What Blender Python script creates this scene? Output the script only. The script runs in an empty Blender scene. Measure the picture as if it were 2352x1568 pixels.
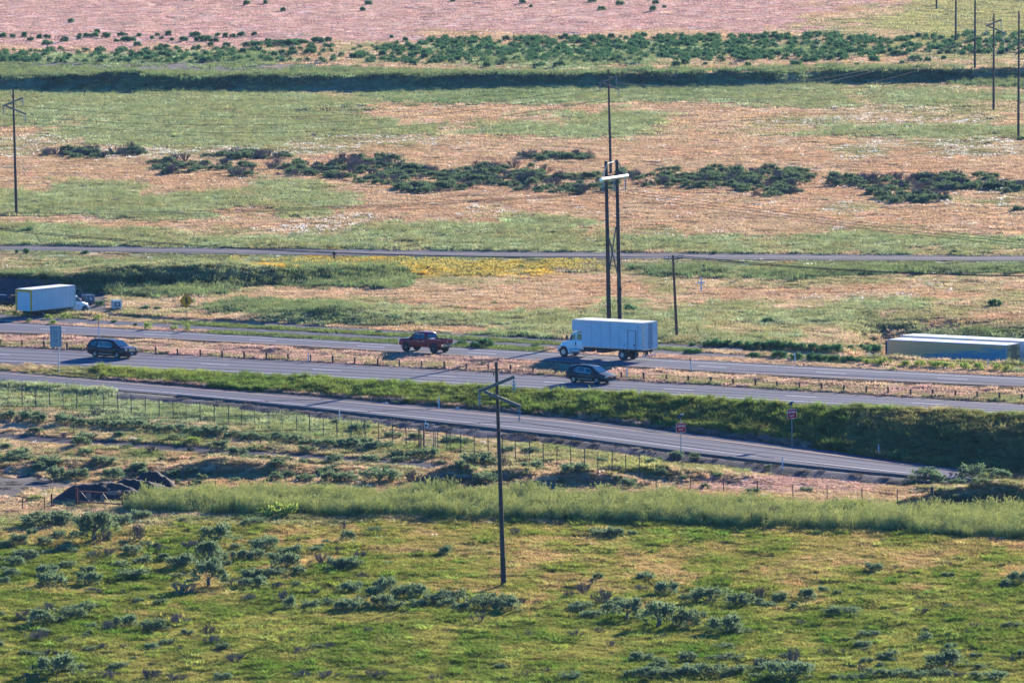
import bpy, bmesh, math, random
import numpy as np
from mathutils import Vector, Matrix, Euler
SC = bpy.context.scene
COL = SC.collection
rad = math.radians
random.seed(7)
RNG = np.random.default_rng(11)

# ------------------------------------------------------------------ camera model (used to find where things stand on the ground)
F, CX, CY, HC, HOR = 15500.0, 1176.0, 784.0, 65.0, -630.0
PITCH = math.atan((CY - HOR) / F); ROLL = rad(0.6)
fw = np.array([0, math.cos(PITCH), -math.sin(PITCH)])
r0 = np.array([1.0, 0, 0]); u0 = np.array([0, math.sin(PITCH), math.cos(PITCH)])
RV = math.cos(ROLL) * r0 - math.sin(ROLL) * u0
UV = math.sin(ROLL) * r0 + math.cos(ROLL) * u0

def ray(x, y):
    return fw * F + RV * (x - CX) - UV * (y - CY)

def gp(x, y, z=0.0):
    d = ray(x, y); t = (z - HC) / d[2]
    return d[0] * t, d[1] * t

def proj(X, Y, Z):
    vz = Z - HC
    dep = Y * fw[1] + vz * fw[2]
    a = X * RV[0] + Y * RV[1] + vz * RV[2]
    b = X * UV[0] + Y * UV[1] + vz * UV[2]
    return CX + F * a / dep, CY - F * b / dep

# ------------------------------------------------------------------ value noise
_T = np.random.default_rng(3).random((256, 256))
def vn(x, y, s=0):
    x = np.asarray(x, float) + s * 17.37; y = np.asarray(y, float) + s * 91.13
    xi = np.floor(x).astype(int); yi = np.floor(y).astype(int)
    fx = x - xi; fy = y - yi
    fx = fx * fx * (3 - 2 * fx); fy = fy * fy * (3 - 2 * fy)
    a = _T[xi & 255, yi & 255]; b = _T[(xi + 1) & 255, yi & 255]
    c = _T[xi & 255, (yi + 1) & 255]; d = _T[(xi + 1) & 255, (yi + 1) & 255]
    return (a * (1 - fx) + b * fx) * (1 - fy) + (c * (1 - fx) + d * fx) * fy
def fbm(x, y, s=0, o=4):
    r = 0; a = 0.5; n = 0
    for i in range(o):
        r = r + a * vn(x * 2 ** i, y * 2 ** i, s + i); n += a; a *= 0.55
    return r / n
def ss(a, b, v):
    t = np.clip((v - a) / (b - a), 0, 1); return t * t * (3 - 2 * t)

# ------------------------------------------------------------------ plan lines: Y as a function of X
def zr(X):
    return np.interp(X, [-52, -20, 5, 25, 36, 48, 62], [0, -0.6, -1.3, -2.5, -3.2, -3.8, -4.3])
class Line:
    def __init__(s, pts, deg=3, z=None):
        P = []
        for x, y in pts:
            X, Y = gp(x, y, 0)
            if z is not None:
                for _ in range(4):
                    X, Y = gp(x, y, float(z(X)))
            P.append((X, Y))
        P = np.array(P); s.x0, s.x1 = P[:, 0].min(), P[:, 0].max()
        s.c = np.polyfit(P[:, 0] / 50, P[:, 1], min(deg, len(P) - 1)); s.d = np.polyder(s.c)
    def __call__(s, X):
        X = np.asarray(X, float); Xc = np.clip(X, s.x0, s.x1)
        return np.polyval(s.c, Xc / 50) + (X - Xc) * np.polyval(s.d, Xc / 50) / 50
UHf = Line([(0,739),(470,765),(784,783.7),(1043,797),(1568,825.7),(2352,866)])
UHn = Line([(0,765),(784,802),(1137,824),(1568,851),(2352,889)])
LHf = Line([(0,796),(784,834),(1221,862.6),(1568,879.5),(2352,928)])
LHn = Line([(0,838),(784,873),(1221,899.6),(1568,913),(2352,957)])
RPf = Line([(0,851),(235,874.4),(784,916.4),(1221,951.7),(1568,997),(1874,1032),(2216,1079)], 3, zr)
RPn = Line([(0,880),(437,911),(784,949),(1221,995),(1568,1041),(1803,1066),(2005,1086),(2150,1101)], 3, zr)
S2f = Line([(0,723),(470,747),(784,768),(1288,795),(1568,807),(2028,831)], 2)
S2n = Line([(0,737),(470,758.5),(784,776),(1288,802),(1568,818),(2028,841)], 2)
S1f = Line([(-200,688),(215,710),(403,725),(571,742),(784,752),(1086,773.6),(1281,784),(1568,790),(2028,807)], 2)
S1n = Line([(0,716),(201,727),(470,745),(784,757),(1281,790),(1568,801),(2028,825)], 2)
FRf = Line([(0,564),(784,573.7),(1221,578.8),(2352,588.9)], 2)
FRn = Line([(0,575),(784,586.5),(1221,594),(2352,600)], 2)
trz = lambda X: zr(X) * 0.9 - 0.6
TRf = Line([(0,976),(269,996),(470,1013),(784,1038),(1050,1062)], 2, trz)
TRn = Line([(0,989),(269,1006),(470,1024),(784,1051),(1050,1072)], 2, trz)
CTOE = Line([(0,209),(450,213),(900,207),(1500,200),(1800,200),(1950,192),(2352,186)], 2)
HTOE = Line([(-200,674),(0,672),(400,668),(700,655),(950,641)], 2)

def xs(X, Y):      # approximate picture column of a plan point (to describe things along a line)
    return CX + F * X / Y

BUMPS = []
for x, y, rx, ry, h in [(60,1088,4,2.2,.6),(180,1080,4,2,.6),(330,1094,3.5,2.0,.7),(450,1102,3.5,2.2,.8),(560,1100,4,2.4,.8),(640,1106,3,2,.6),
        (730,1100,3.5,2.0,.5),(1045,1114,2.6,1.6,1.2),(1185,1110,2.3,1.6,.6),(1290,1122,3.0,1.6,.8),(1390,1122,3.0,1.8,.8),(1470,1108,5,2.5,.9),
        (1640,1100,6,3,.6),(2150,1142,3.6,2.2,1.0),(2255,1146,4.5,2.4,1.6),(2352,1146,4,2.2,1.5),(2200,1104,6,2.5,.7),
        (790,252,7,5,.8),(740,258,6,4,.6),(870,735,7,5,.8),(700,732,8,5,.5),(1450,760,6,3,.3),(290,208,5,3,.9)]:
    X, Y = gp(x, y, -2.6 if y > 1000 else 0.0); BUMPS.append((X, Y, rx, ry, h))

def TZ(X, Y):
    X = np.asarray(X, float); Y = np.asarray(Y, float)
    z = np.zeros(np.broadcast(X, Y).shape)
    z_r = zr(X); rf, rn, hn = RPf(X), RPn(X), LHn(X)
    # embankment from the lower carriageway down to the ramp, then the near ground
    t = np.clip((hn - 0.8 - Y) / np.maximum(hn - 0.8 - rf - 0.8, 0.5), 0, 1)
    t = t * t * (3 - 2 * t) * .5 + t * .5
    zz = z_r * t
    d = rn - Y
    near = z_r - 0.55 * ss(1.6, 5, d)
    k = ss(6, 60, d)
    near = near * (1 - k) + (-2.3) * k
    zz = np.where(Y < rn, near, zz)
    z = np.where(Y < hn - .5, zz, z)
    # median swale
    m0, m1 = LHf(X), UHn(X)
    tm = np.clip((Y - m0) / np.maximum(m1 - m0, 1), 0, 1)
    z = np.where((Y > m0) & (Y < m1), -0.35 * np.sin(tm * math.pi) ** 2, z)
    # parking lots set lower than the road
    px = xs(X, Y)
    dip = np.interp(px, [-400, 60, 250, 1930, 2030, 2700], [.9, .9, 0, 0, 2.5, 2.5])
    s1 = S1n(X)
    z = z - dip * ss(0, 2.2 + 2.5 * (dip > 1), Y - s1) * (1 - ss(34, 60, Y - s1))
    # hummock at the left, far canal bank
    ht = HTOE(X); ha = np.interp(px, [-400, 420, 700, 950, 1050], [2.0, 2.1, 1.4, .5, 0])
    z = z + ha * (0.8 + 0.5 * fbm(X / 7, Y / 7, 5)) * ss(0, 6, Y - ht) * (1 - ss(8, 24, Y - ht))
    ct = CTOE(X) + 2.5 * (fbm(X / 9, Y * 0, 9) - .5)
    ca = np.interp(px, [-400, 1750, 1830, 1900, 2700], [2.3, 2.4, 2.1, 2.2, 2.3]) * (0.8 + 0.4 * fbm(X / 5, Y / 30, 8))
    gap = 3.0 + 10 * np.exp(-((px - 1880) / 60) ** 2)
    z = z + ca * ss(0, 1, (Y - ct) / gap) - 0.7 * ss(4 + gap, 12 + gap, Y - ct)
    for bx, by, rx, ry, h in BUMPS:
        z = z + h * np.exp(-(((X - bx) / rx) ** 2 + ((Y - by) / ry) ** 2) ** 1.3)
    rough = 1.0
    for a, b in ((LHn, LHf), (UHn, UHf), (RPn, RPf), (S2n, S2f), (S1n, S1f), (FRn, FRf), (TRn, TRf)):
        lo, hi = a(X), b(X); rough = rough * (1 - ((Y > lo - 1.5) & (Y < hi + 1.5)))
    rough = rough * (1 - .75 * ((Y < RPn(X)) & (Y > RPn(X) - 9)))
    z = z + rough * (0.5 * (fbm(X / 11, Y / 14, 1) - .5) + 0.22 * (fbm(X / 2.6, Y / 3.2, 2, 2) - .5))
    return z

def place(x, y, back=0.0):
    """first place where the line of sight through picture point (x, y) meets the terrain"""
    d = ray(x, y); d = d / d[1]
    Yf = -HC / d[2]; Y = np.arange(Yf - 75, Yf + 60, 0.4); X = d[0] * Y; Z = HC + d[2] * Y
    hit = np.where(TZ(X, Y) >= Z)[0]
    i = hit[0] if len(hit) else len(Y) - 1
    Yy = Y[i] - 0.25 + back
    Xx = d[0] * Yy
    return float(Xx), float(Yy), float(TZ(Xx, Yy))

# ------------------------------------------------------------------ vegetation map
PINK=(.52,.33,.30); TAN=(.54,.40,.27); ORG=(.50,.32,.20); OLV=(.27,.28,.13); GRN=(.12,.20,.08); LGR=(.29,.37,.20); DGR=(.07,.14,.07)
LIM=(.36,.36,.15); YEL=(.62,.40,.04); GRV=(.070,.066,.078); DRT=(.16,.11,.085); MEA=(.12,.19,.05)
ZN = { # colour a, colour b, grass height, density factor, white flowers, green share
 'p':(PINK,(.56,.38,.33),.22,.8,0,.05), 't':(TAN,(.50,.34,.20),.28,1,.05,.1), 'o':(ORG,TAN,.30,1,.12,.12), 'w':(TAN,OLV,.3,1,1.5,.15),
 'W':(TAN,OLV,.3,1,2.6,.2), 'm':(OLV,TAN,.38,1,.1,.45), 'g':(GRN,LGR,.5,1,.05,.9), 'l':(LGR,OLV,.5,1.1,.06,.85), 'G':(DGR,GRN,.8,1.3,0,1),
 'c':(LIM,OLV,.45,1,0,.8), 'y':(OLV,YEL,.45,1.2,0,.6), 'k':(GRV,GRV,.12,.03,0,.3), 'd':(DRT,TAN,.25,.5,0,.3),
 'u':((.125,.195,.035),(.33,.31,.09),.28,1.0,0,.85), 'v':((.20,.25,.045),(.48,.32,.15),.30,1.0,.02,.5), 'q':((.30,.27,.08),(.50,.35,.17),.28,1.0,.02,.3), 'T':((.22,.27,.07),LIM,1.3,1,0,1), '.':(TAN,TAN,.2,0,0,0)}
ROWS = [(0,"ppppppppppppppppppppptcc"),(30,"ppppppppppppppppppptmccc"),(60,"pppppppppppppppppppmcccc"),(90,"pppppppppptttttttttmmccc"),
(115,"tptptpttmmggggggggggmmmm"),(140,"ggggggtttmmggggmmtttttmm"),(155,"kkkkkkkkkttttttttttmmmmmm"[:24]),(175,"GGGGGGGGGGGGGGGGGGgGGGGG"),
(205,"lGGGGGGlggggggggggllmmmm"),(225,"lllllllmmggggllgllllmlll"),(250,"lllllllllttttttttttwwwmm"),(275,"lmlllllllttttlltttwWWwwt"),
(300,"tlllllllllmllllmttmlllll"),(325,"wwlllllwwwtttttttttttwWt"),(350,"wtwwwwwwttoooooooooowtww"),(380,"otttotooootoootottoooooo"),
(410,"otooootttooottotoooootoo"),(435,"tlltttltoooootooooooottw"),(460,"llllllllotoooooooooooowo"),(485,"llllltloooowooooooowooto"),
(510,"ttttttowwooollotttttoooo"),(535,"llllmwwwwllllltwtttmmttt"),(556,"lllllllllwlllllllmllllll"),(590,"mlmlllllyllllllmlmlmlmlm"),
(605,"mmllllyyyyyyyymllyllllll"),(625,"mmlllllGGyyyymmGGlGGGGGG"),(645,"GGGGGGGGGmmmtttmmmmmmwmm"),(665,"mmGGGmoootooooomooooowmo"),
(690,"kkmmmooomottooottoowwoom"),(710,"kkkmmGGGllmootlmwlmmllmm"),(735,"tttmtmgggllllllllmlllmmo"),(757,"tttttttmtttolllllmmmllom"),
(780,"ttttgggttmgggmggmllmmmgg"),(830,"tttttttttttttttttttttttt"),(900,"gggggggggggggggggggggggg"),(930,"lggggggmmmgggggggggggggg"),
(960,"mmgggglllmmmmmmmmmmmmmmm"),(990,"dmmmmmlllmomoommmmmmmmmm"),(1020,"mommmmmmmmmmmmmmmmmmmmmm"),(1050,"mmomommmmmommmmmcmmmmmmm"),
(1075,"dtttottttmtmtmccmmttttmm"),(1100,"kktttttootddtotttpppppmm"),(1120,"kkkktttttdddttotppppptmm"),(1140,"kmmttttttttttttttttoooom"),
(1165,"oommmmmmmmmmmmmmmmmmmmmm"),(1190,"mmmmmmmmmmmmmmmmmmmmmmmm"),(1215,"mommmmmomvvvvovvgvvvvvvv"),(1240,"uvmuuvvovoovvvvguvoovvvv"),
(1265,"uuvuvuvvvoovvvvuvvoooovv"),(1290,"uuuuuvuvuvvvoovvvooooovv"),(1320,"uuuuvuvuvvvvvlvovvvuvvuv"),(1350,"uvuuvuuvuuvovlovuvvuuvuu"),
(1385,"uuuvuuuuvuuuvuuvuuvuuuvu"),(1430,"uuuuuuuuuuuuuuuuuuuuuuuu"),(1490,"uuuuuuuuuuuuuuuuuuuuuuuu"),(1568,"uuuuuuuuuuuuuuuuuuuuuuuu")]
RY = np.array([r[0] for r in ROWS], float)
KEYS = 'ptowWmglGcykduvqT.'
GRID = np.array([[KEYS.index(c) for c in r[1]] for r in ROWS])
for src, dst in (('l', 'v'), ('m', 'v'), ('g', 'u'), ('o', 'q')):      # the near meadow has its own softer greens and tans
    near_rows = (RY >= 1215)[:, None]
    GRID = np.where(near_rows & (GRID == KEYS.index(src)), KEYS.index(dst), GRID)
ZA = np.array([ZN[k][0] for k in KEYS]); ZB = np.array([ZN[k][1] for k in KEYS]); ZP = np.array([ZN[k][2:] for k in KEYS])

def veg(X, Y, jit=None):
    """zone colour, grass height, density, white flowers, green share, mask of bare (paved) ground for plan points"""
    Z = TZ(X, Y); x, y = proj(X, Y, Z)
    ys = np.interp(y, [-100, 200, 800, 1600], [7, 12, 9, 26])
    wx = x + 150 * (fbm(X / 16, Y / 45, 21, 5) - .5) * 2
    wy = y + ys * (fbm(X / 20, Y / 50, 31, 5) - .5) * 3.4
    if jit is not None:
        wx = wx + jit[0] * 24; wy = wy + jit[1] * ys * .35
    ri = np.interp(wy, RY, np.arange(len(RY))); ci = np.clip((wx - 49) / 98, 0, 23)
    r = np.clip(np.rint(ri).astype(int), 0, len(RY) - 1); c = np.clip(np.rint(ci).astype(int), 0, 23)
    k = GRID[r, c]
    n = np.clip((fbm(X / 6, Y / 12, 41, 4) - .5) * 3.0 + .5, 0, 1)
    n = np.where(y > 1190, np.clip((fbm(X / 3.2, Y / 7, 43, 5) - .5) * 4.2 + .42, 0, 1), n)
    if jit is not None: n = np.clip(n + jit[2] * .3, 0, 1)
    n = np.where(np.isin(k, [KEYS.index('v')]), np.clip(n + .12, 0, 1), n)
    col = ZA[k] * (1 - n[:, None]) + ZB[k] * n[:, None]
    P = ZP[k]
    h, dn, wf, gs = P[:, 0].copy(), P[:, 1].copy(), P[:, 2].copy(), P[:, 3].copy()
    def put(m, ca, cb, hh, dd, ww, gg):
        col[m] = np.array(ca) * (1 - n[m][:, None]) + np.array(cb) * n[m][:, None]
        h[m], dn[m], wf[m], gs[m] = hh, dd, ww, gg
    px = xs(X, Y)
    # verges and median
    med = (Y > LHf(X)) & (Y < UHn(X)); f = (Y - LHf(X)) / np.maximum(UHn(X) - LHf(X), 1)
    put(med, PINK, TAN, .42, 1.6, 0, .15)
    put(med & (n > .62) & (f < .6), MEA, OLV, .4, 1.6, 0, .7)
    put(med & (f > .82), GRV, DRT, .2, .35, 0, .2)
    v2 = (Y > UHf(X)) & (Y < S2n(X)); put(v2, TAN, PINK, .25, 1.8, 0, .2)
    v2g = v2 & (px > 470) & (px < 1250); put(v2g, GRN, MEA, .27, 1.8, 0, .8)
    v1 = (Y > S2f(X)) & (Y < S1n(X)); put(v1, TAN, MEA, .3, 2.2, 0, .5)
    put(v1 & (px > 400) & (px < 1600), GRN, MEA, .32, 2.0, 0, .85)
    lot = (Y > S1n(X)) & (Y < S1n(X) + 32) & ((px < 250) | (px > 1980)); put(lot, GRV, GRV, .1, 0, 0, 0)
    lotv = (Y > S1n(X)-.5) & (Y < S1n(X) + 3) & ((px < 250) | (px > 1980)); put(lotv, TAN, MEA, .6, 1.8, 0, .4)
    # ramp embankment
    em = (Y > RPf(X)) & (Y < LHn(X)); f = (Y - RPf(X)) / np.maximum(LHn(X) - RPf(X), .5)
    put(em, (.10,.19,.045), (.19,.25,.06), .45, 1.4, 0, .95)
    put(em & (f < .07), GRV, DRT, .12, .15, 0, .1)
    put(em & (f > .9), GRV, DRT, .15, .2, 0, .1)
    put(em & (f >= .07) & (f < .16) & (n > .35), TAN, PINK, .3, 1.2, 0, .2)
    put(em & (px < 215 + 90 * (fbm(X / 2, Y / 2, 19) - .5)), TAN, OLV, .22, 1, 0, .3)
    put(em & (px > 1950), (.15,.22,.08), (.28,.25,.11), .4, 1.0, 0, .7)
    gr = (Y < RPn(X)) & (Y > RPn(X) - 3.5 - 3 * fbm(X / 8, X * 0, 12)) & (px > 250) & (X < 43); put(gr, GRV, (.14,.13,.14), .15, .12, 0, .3)
    # tall mustard strip
    T = (y > np.interp(x, [285,400,700,1200,1600,1900,2352], [1166,1143,1141,1146,1160,1178,1192]) + 10 * (fbm(X / 5, Y * 0, 77) - .5)) & \
        (y < np.interp(x, [130,180,450,1100,1600,2000,2352], [1169,1171,1181,1193,1207,1223,1239]) + 8 * (fbm(X / 3, Y * 0, 71) - .5)) & (x > 285 + 30 * (fbm(X, Y, 70) - .5))
    put(T, (.13,.20,.055), (.23,.28,.09), 1.25, 2.2, 0, 2)
    fr = (Y < FRn(X)) & (Y > FRn(X) - 14); h[fr] = .14
    bare = np.zeros(X.shape, bool)
    for a, b, m in ((LHn, LHf, .0), (UHn, UHf, .0), (RPn, RPf, .0), (FRn, FRf, 0)):
        bare |= (Y > a(X) + m) & (Y < b(X) - m)
    end = (Y > RPn(X) - 3) & (Y < RPf(X) + 1) & (X > 42.5); bare &= ~end; dn[end] = 1.2; h[end] = .3
    bare |= (Y > S2n(X)) & (Y < S2f(X)) & (px < 1960)
    bare |= (Y > S1n(X)) & (Y < S1f(X)) & (px > 230) & (px < 2000)
    bare |= (Y > TRn(X)) & (Y < TRf(X)) & (px < 1075)
    dn[bare] = 0
    return Z, x, y, col, h, dn, wf, gs, T, em, n
# ------------------------------------------------------------------ materials
def mat(name, col, rough=.6, metal=0, coat=0, noise=0, nscale=8, spec=.5, bump=0, col2=None):
    m = bpy.data.materials.new(name); m.use_nodes = True; nt = m.node_tree; b = nt.nodes['Principled BSDF']
    b.inputs['Base Color'].default_value = (*col, 1); b.inputs['Roughness'].default_value = rough
    b.inputs['Metallic'].default_value = metal; b.inputs['Coat Weight'].default_value = coat
    b.inputs['Specular IOR Level'].default_value = spec
    tc = nt.nodes.new('ShaderNodeTexCoord'); nz = nt.nodes.new('ShaderNodeTexNoise')
    nz.inputs['Scale'].default_value = nscale; nz.inputs['Detail'].default_value = 5
    nt.links.new(tc.outputs['Object'], nz.inputs['Vector'])
    mx = nt.nodes.new('ShaderNodeMix'); mx.data_type = 'RGBA'
    c2 = col2 or tuple(c * (1 - noise) for c in col); c1 = col if col2 else tuple(min(c * (1 + noise * .5), 1) for c in col)
    mx.inputs['A'].default_value = (*c1, 1); mx.inputs['B'].default_value = (*c2, 1)
    rp = nt.nodes.new('ShaderNodeMapRange'); rp.inputs['From Min'].default_value = .3; rp.inputs['From Max'].default_value = .7
    nt.links.new(nz.outputs['Fac'], rp.inputs['Value']); nt.links.new(rp.outputs['Result'], mx.inputs['Factor'])
    nt.links.new(mx.outputs['Result'], b.inputs['Base Color'])
    if bump:
        bp = nt.nodes.new('ShaderNodeBump'); bp.inputs['Strength'].default_value = bump; bp.inputs['Distance'].default_value = .02
        nt.links.new(nz.outputs['Fac'], bp.inputs['Height']); nt.links.new(bp.outputs['Normal'], b.inputs['Normal'])
    return m
M = {}
M['white'] = mat('shade_tinted_white_panel', (.56,.65,.72), .5, noise=.08, nscale=1.2)  # blue shade of the box sides is mixed into this white
M['cabw'] = mat('white_paint', (.8,.81,.82), .25, coat=.6, noise=.04)
M['roofw'] = mat('white_roof', (.80,.80,.80), .5, noise=.06, nscale=2)
M['alu'] = mat('aluminium', (.60,.61,.63), .35, .8, noise=.1)
M['chrome'] = mat('chrome', (.75,.76,.78), .12, 1)
M['steel'] = mat('galvanised_steel', (.42,.44,.46), .45, .6, noise=.2)
M['black'] = mat('black_plastic', (.02,.02,.022), .5, noise=.2)
M['rubber'] = mat('tyre_rubber', (.022,.022,.024), .8, noise=.3)
M['chassis'] = mat('chassis_black', (.025,.025,.028), .6, noise=.3)
M['glass'] = mat('tinted_glass', (.012,.018,.022), .06, 0, coat=.5, spec=.9)
M['glassl'] = mat('clear_glass', (.05,.08,.09), .05, 0, coat=.6, spec=1)
M['red'] = mat('red_paint', (.30,.010,.022), .4, coat=.3, noise=.06, spec=.3)
M['maroon'] = mat('dark_maroon_paint', (.030,.005,.007), .4, coat=.25, spec=.3)
M['navy'] = mat('dark_teal_paint', (.004,.014,.022), .4, coat=.25, spec=.3)
M['lred'] = mat('tail_light_red', (.5,.02,.02), .2, coat=.6)
M['lamp'] = mat('headlight_glass', (.75,.78,.8), .08, .4, coat=1)
M['orange'] = mat('orange_plastic', (.75,.20,.04), .4)
M['yellowf'] = mat('faded_yellow_frame', (.75,.40,.05), .5, noise=.2)
M['rimd'] = mat('dark_rim', (.12,.12,.13), .3, .8)
M['rims'] = mat('silver_rim', (.5,.5,.52), .25, .9)
M['wood'] = mat('weathered_pole_wood', (.085,.055,.045), .85, noise=.35, nscale=3, bump=.3)
M['woodr'] = mat('brown_pole_wood', (.17,.075,.045), .85, noise=.3, nscale=3, bump=.3)
M['woodg'] = mat('grey_arm_wood', (.17,.15,.14), .8, noise=.25)
M['armw'] = mat('bright_metal_arm', (.9,.88,.86), .38, 1)
M['insul'] = mat('glass_insulator', (.16,.24,.30), .1, 0, coat=.8)
M['wire'] = mat('conductor_wire', (.05,.05,.055), .9, 0, spec=.1)
M['wirel'] = mat('glint_tinted_wire', (.35,.40,.38), .9, 0, spec=.1)  # paler, matte copy of the wire with its sun glint put into the colour
M['seam'] = mat('panel_seam', (.22,.24,.26), .7)
M['post'] = mat('steel_post', (.10,.085,.08), .7, .2, noise=.3)
M['postw'] = mat('treated_wood_post', (.07,.06,.055), .85, noise=.3)
M['rustred'] = mat('rust_red_paint', (.16,.03,.025), .7, noise=.4, nscale=5)
M['signy'] = mat('sign_yellow', (1.0,.36,.0), .5, noise=.05)
M['signr'] = mat('sign_red', (.60,.0,.03), .5, spec=.1)
M['signw'] = mat('sign_white', (.8,.8,.78), .4)
M['signk'] = mat('sign_black', (.01,.01,.012), .5)
M['delin'] = mat('marker_white', (.72,.76,.78), .4)
M['tote'] = mat('tote_plastic', (.55,.60,.62), .4, noise=.1)
M['toted'] = mat('tote_panel_dark', (.10,.13,.18), .4)
M['blue'] = mat('blue_paint', (.03,.15,.30), .45, noise=.2)
M['cross'] = mat('cross_paint', (.55,.68,.78), .5)
M['rock'] = mat('dark_rock', (.04,.03,.035), .9, noise=.4, nscale=2)
M['spoil'] = mat('dark_gravel_spoil', (.028,.025,.030), .95, noise=.4, nscale=3, bump=.6)
M['concrete'] = mat('concrete_kerb', (.20,.195,.20), .9, noise=.2, nscale=2)
M['yline'] = mat('yellow_road_paint', (.62,.33,.12), .7, noise=.35, nscale=6)
M['wline'] = mat('white_road_paint', (.62,.64,.70), .7, noise=.3, nscale=6)
M['signback'] = mat('sign_back', (.22,.30,.36), .6, noise=.1)
M['litter'] = mat('white_litter', (.8,.8,.82), .5)
M['branch'] = mat('dead_branches', (.15,.115,.105), .9, noise=.35, nscale=4)

def trailer_mat():
    """corrugated trailer side: faded tan panels over blue"""
    m = bpy.data.materials.new('faded_trailer_side'); m.use_nodes = True; nt = m.node_tree; b = nt.nodes['Principled BSDF']
    L = nt.links.new; N = nt.nodes.new
    tc = N('ShaderNodeTexCoord'); sp = N('ShaderNodeSeparateXYZ'); L(tc.outputs['Object'], sp.inputs[0])
    nz = N('ShaderNodeTexNoise'); nz.inputs['Scale'].default_value = 1; nz.inputs['Detail'].default_value = 6
    mp = N('ShaderNodeMapping'); mp.inputs['Scale'].default_value = (.55, 1, 5); L(tc.outputs['Object'], mp.inputs[0]); L(mp.outputs[0], nz.inputs['Vector'])
    # height (z) plus length (x) decides where the tan fades out into blue
    a = N('ShaderNodeMath'); a.operation = 'MULTIPLY_ADD'; L(sp.outputs[2], a.inputs[0]); a.inputs[1].default_value = .75; a.inputs[2].default_value = -2.15
    c = N('ShaderNodeMath'); c.operation = 'MULTIPLY_ADD'; L(sp.outputs[0], c.inputs[0]); c.inputs[1].default_value = -.085; L(a.outputs[0], c.inputs[2])
    e = N('ShaderNodeMath'); e.operation = 'MULTIPLY_ADD'; L(nz.outputs['Fac'], e.inputs[0]); e.inputs[1].default_value = 1.5; L(c.outputs[0], e.inputs[2])
    r = N('ShaderNodeMapRange'); r.inputs['From Min'].default_value = .45; r.inputs['From Max'].default_value = .85; L(e.outputs[0], r.inputs[0])
    mx = N('ShaderNodeMix'); mx.data_type = 'RGBA'; mx.inputs['A'].default_value = (.10,.32,.42,1); mx.inputs['B'].default_value = (.78,.44,.20,1); L(r.outputs[0], mx.inputs['Factor'])
    w = N('ShaderNodeTexWave'); w.bands_direction = 'Z'; w.inputs['Scale'].default_value = 1.7; w.inputs['Distortion'].default_value = .15; L(tc.outputs['Object'], w.inputs[0])
    r2 = N('ShaderNodeMapRange'); r2.inputs['From Min'].default_value = 0; r2.inputs['From Max'].default_value = .25; r2.inputs['To Min'].default_value = .35; L(w.outputs['Fac'], r2.inputs[0])
    mm = N('ShaderNodeMix'); mm.data_type = 'RGBA'; mm.blend_type = 'MULTIPLY'; mm.inputs['Factor'].default_value = 1; L(mx.outputs['Result'], mm.inputs['A']); L(r2.outputs[0], mm.inputs['B'])
    L(mm.outputs['Result'], b.inputs['Base Color']); b.inputs['Roughness'].default_value = .45
    return m
M['trailer'] = trailer_mat()
M['tandoor'] = mat('faded_tan_door', (.60,.38,.18), .5, noise=.25, nscale=1.5)

def tape_mat():
    m = bpy.data.materials.new('striped_tape'); m.use_nodes = True; nt = m.node_tree; b = nt.nodes['Principled BSDF']; L = nt.links.new
    tc = nt.nodes.new('ShaderNodeTexCoord'); w = nt.nodes.new('ShaderNodeTexWave'); w.bands_direction = 'DIAGONAL'; w.inputs['Scale'].default_value = 1.2; L(tc.outputs['Object'], w.inputs[0])
    r = nt.nodes.new('ShaderNodeValToRGB'); r.color_ramp.interpolation = 'CONSTANT'; r.color_ramp.elements[0].color = (.5,.02,.02,1); r.color_ramp.elements[1].color = (.7,.7,.7,1); r.color_ramp.elements[1].position = .5
    L(w.outputs['Fac'], r.inputs[0]); L(r.outputs[0], b.inputs['Base Color']); return m
M['tape'] = tape_mat()

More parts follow.
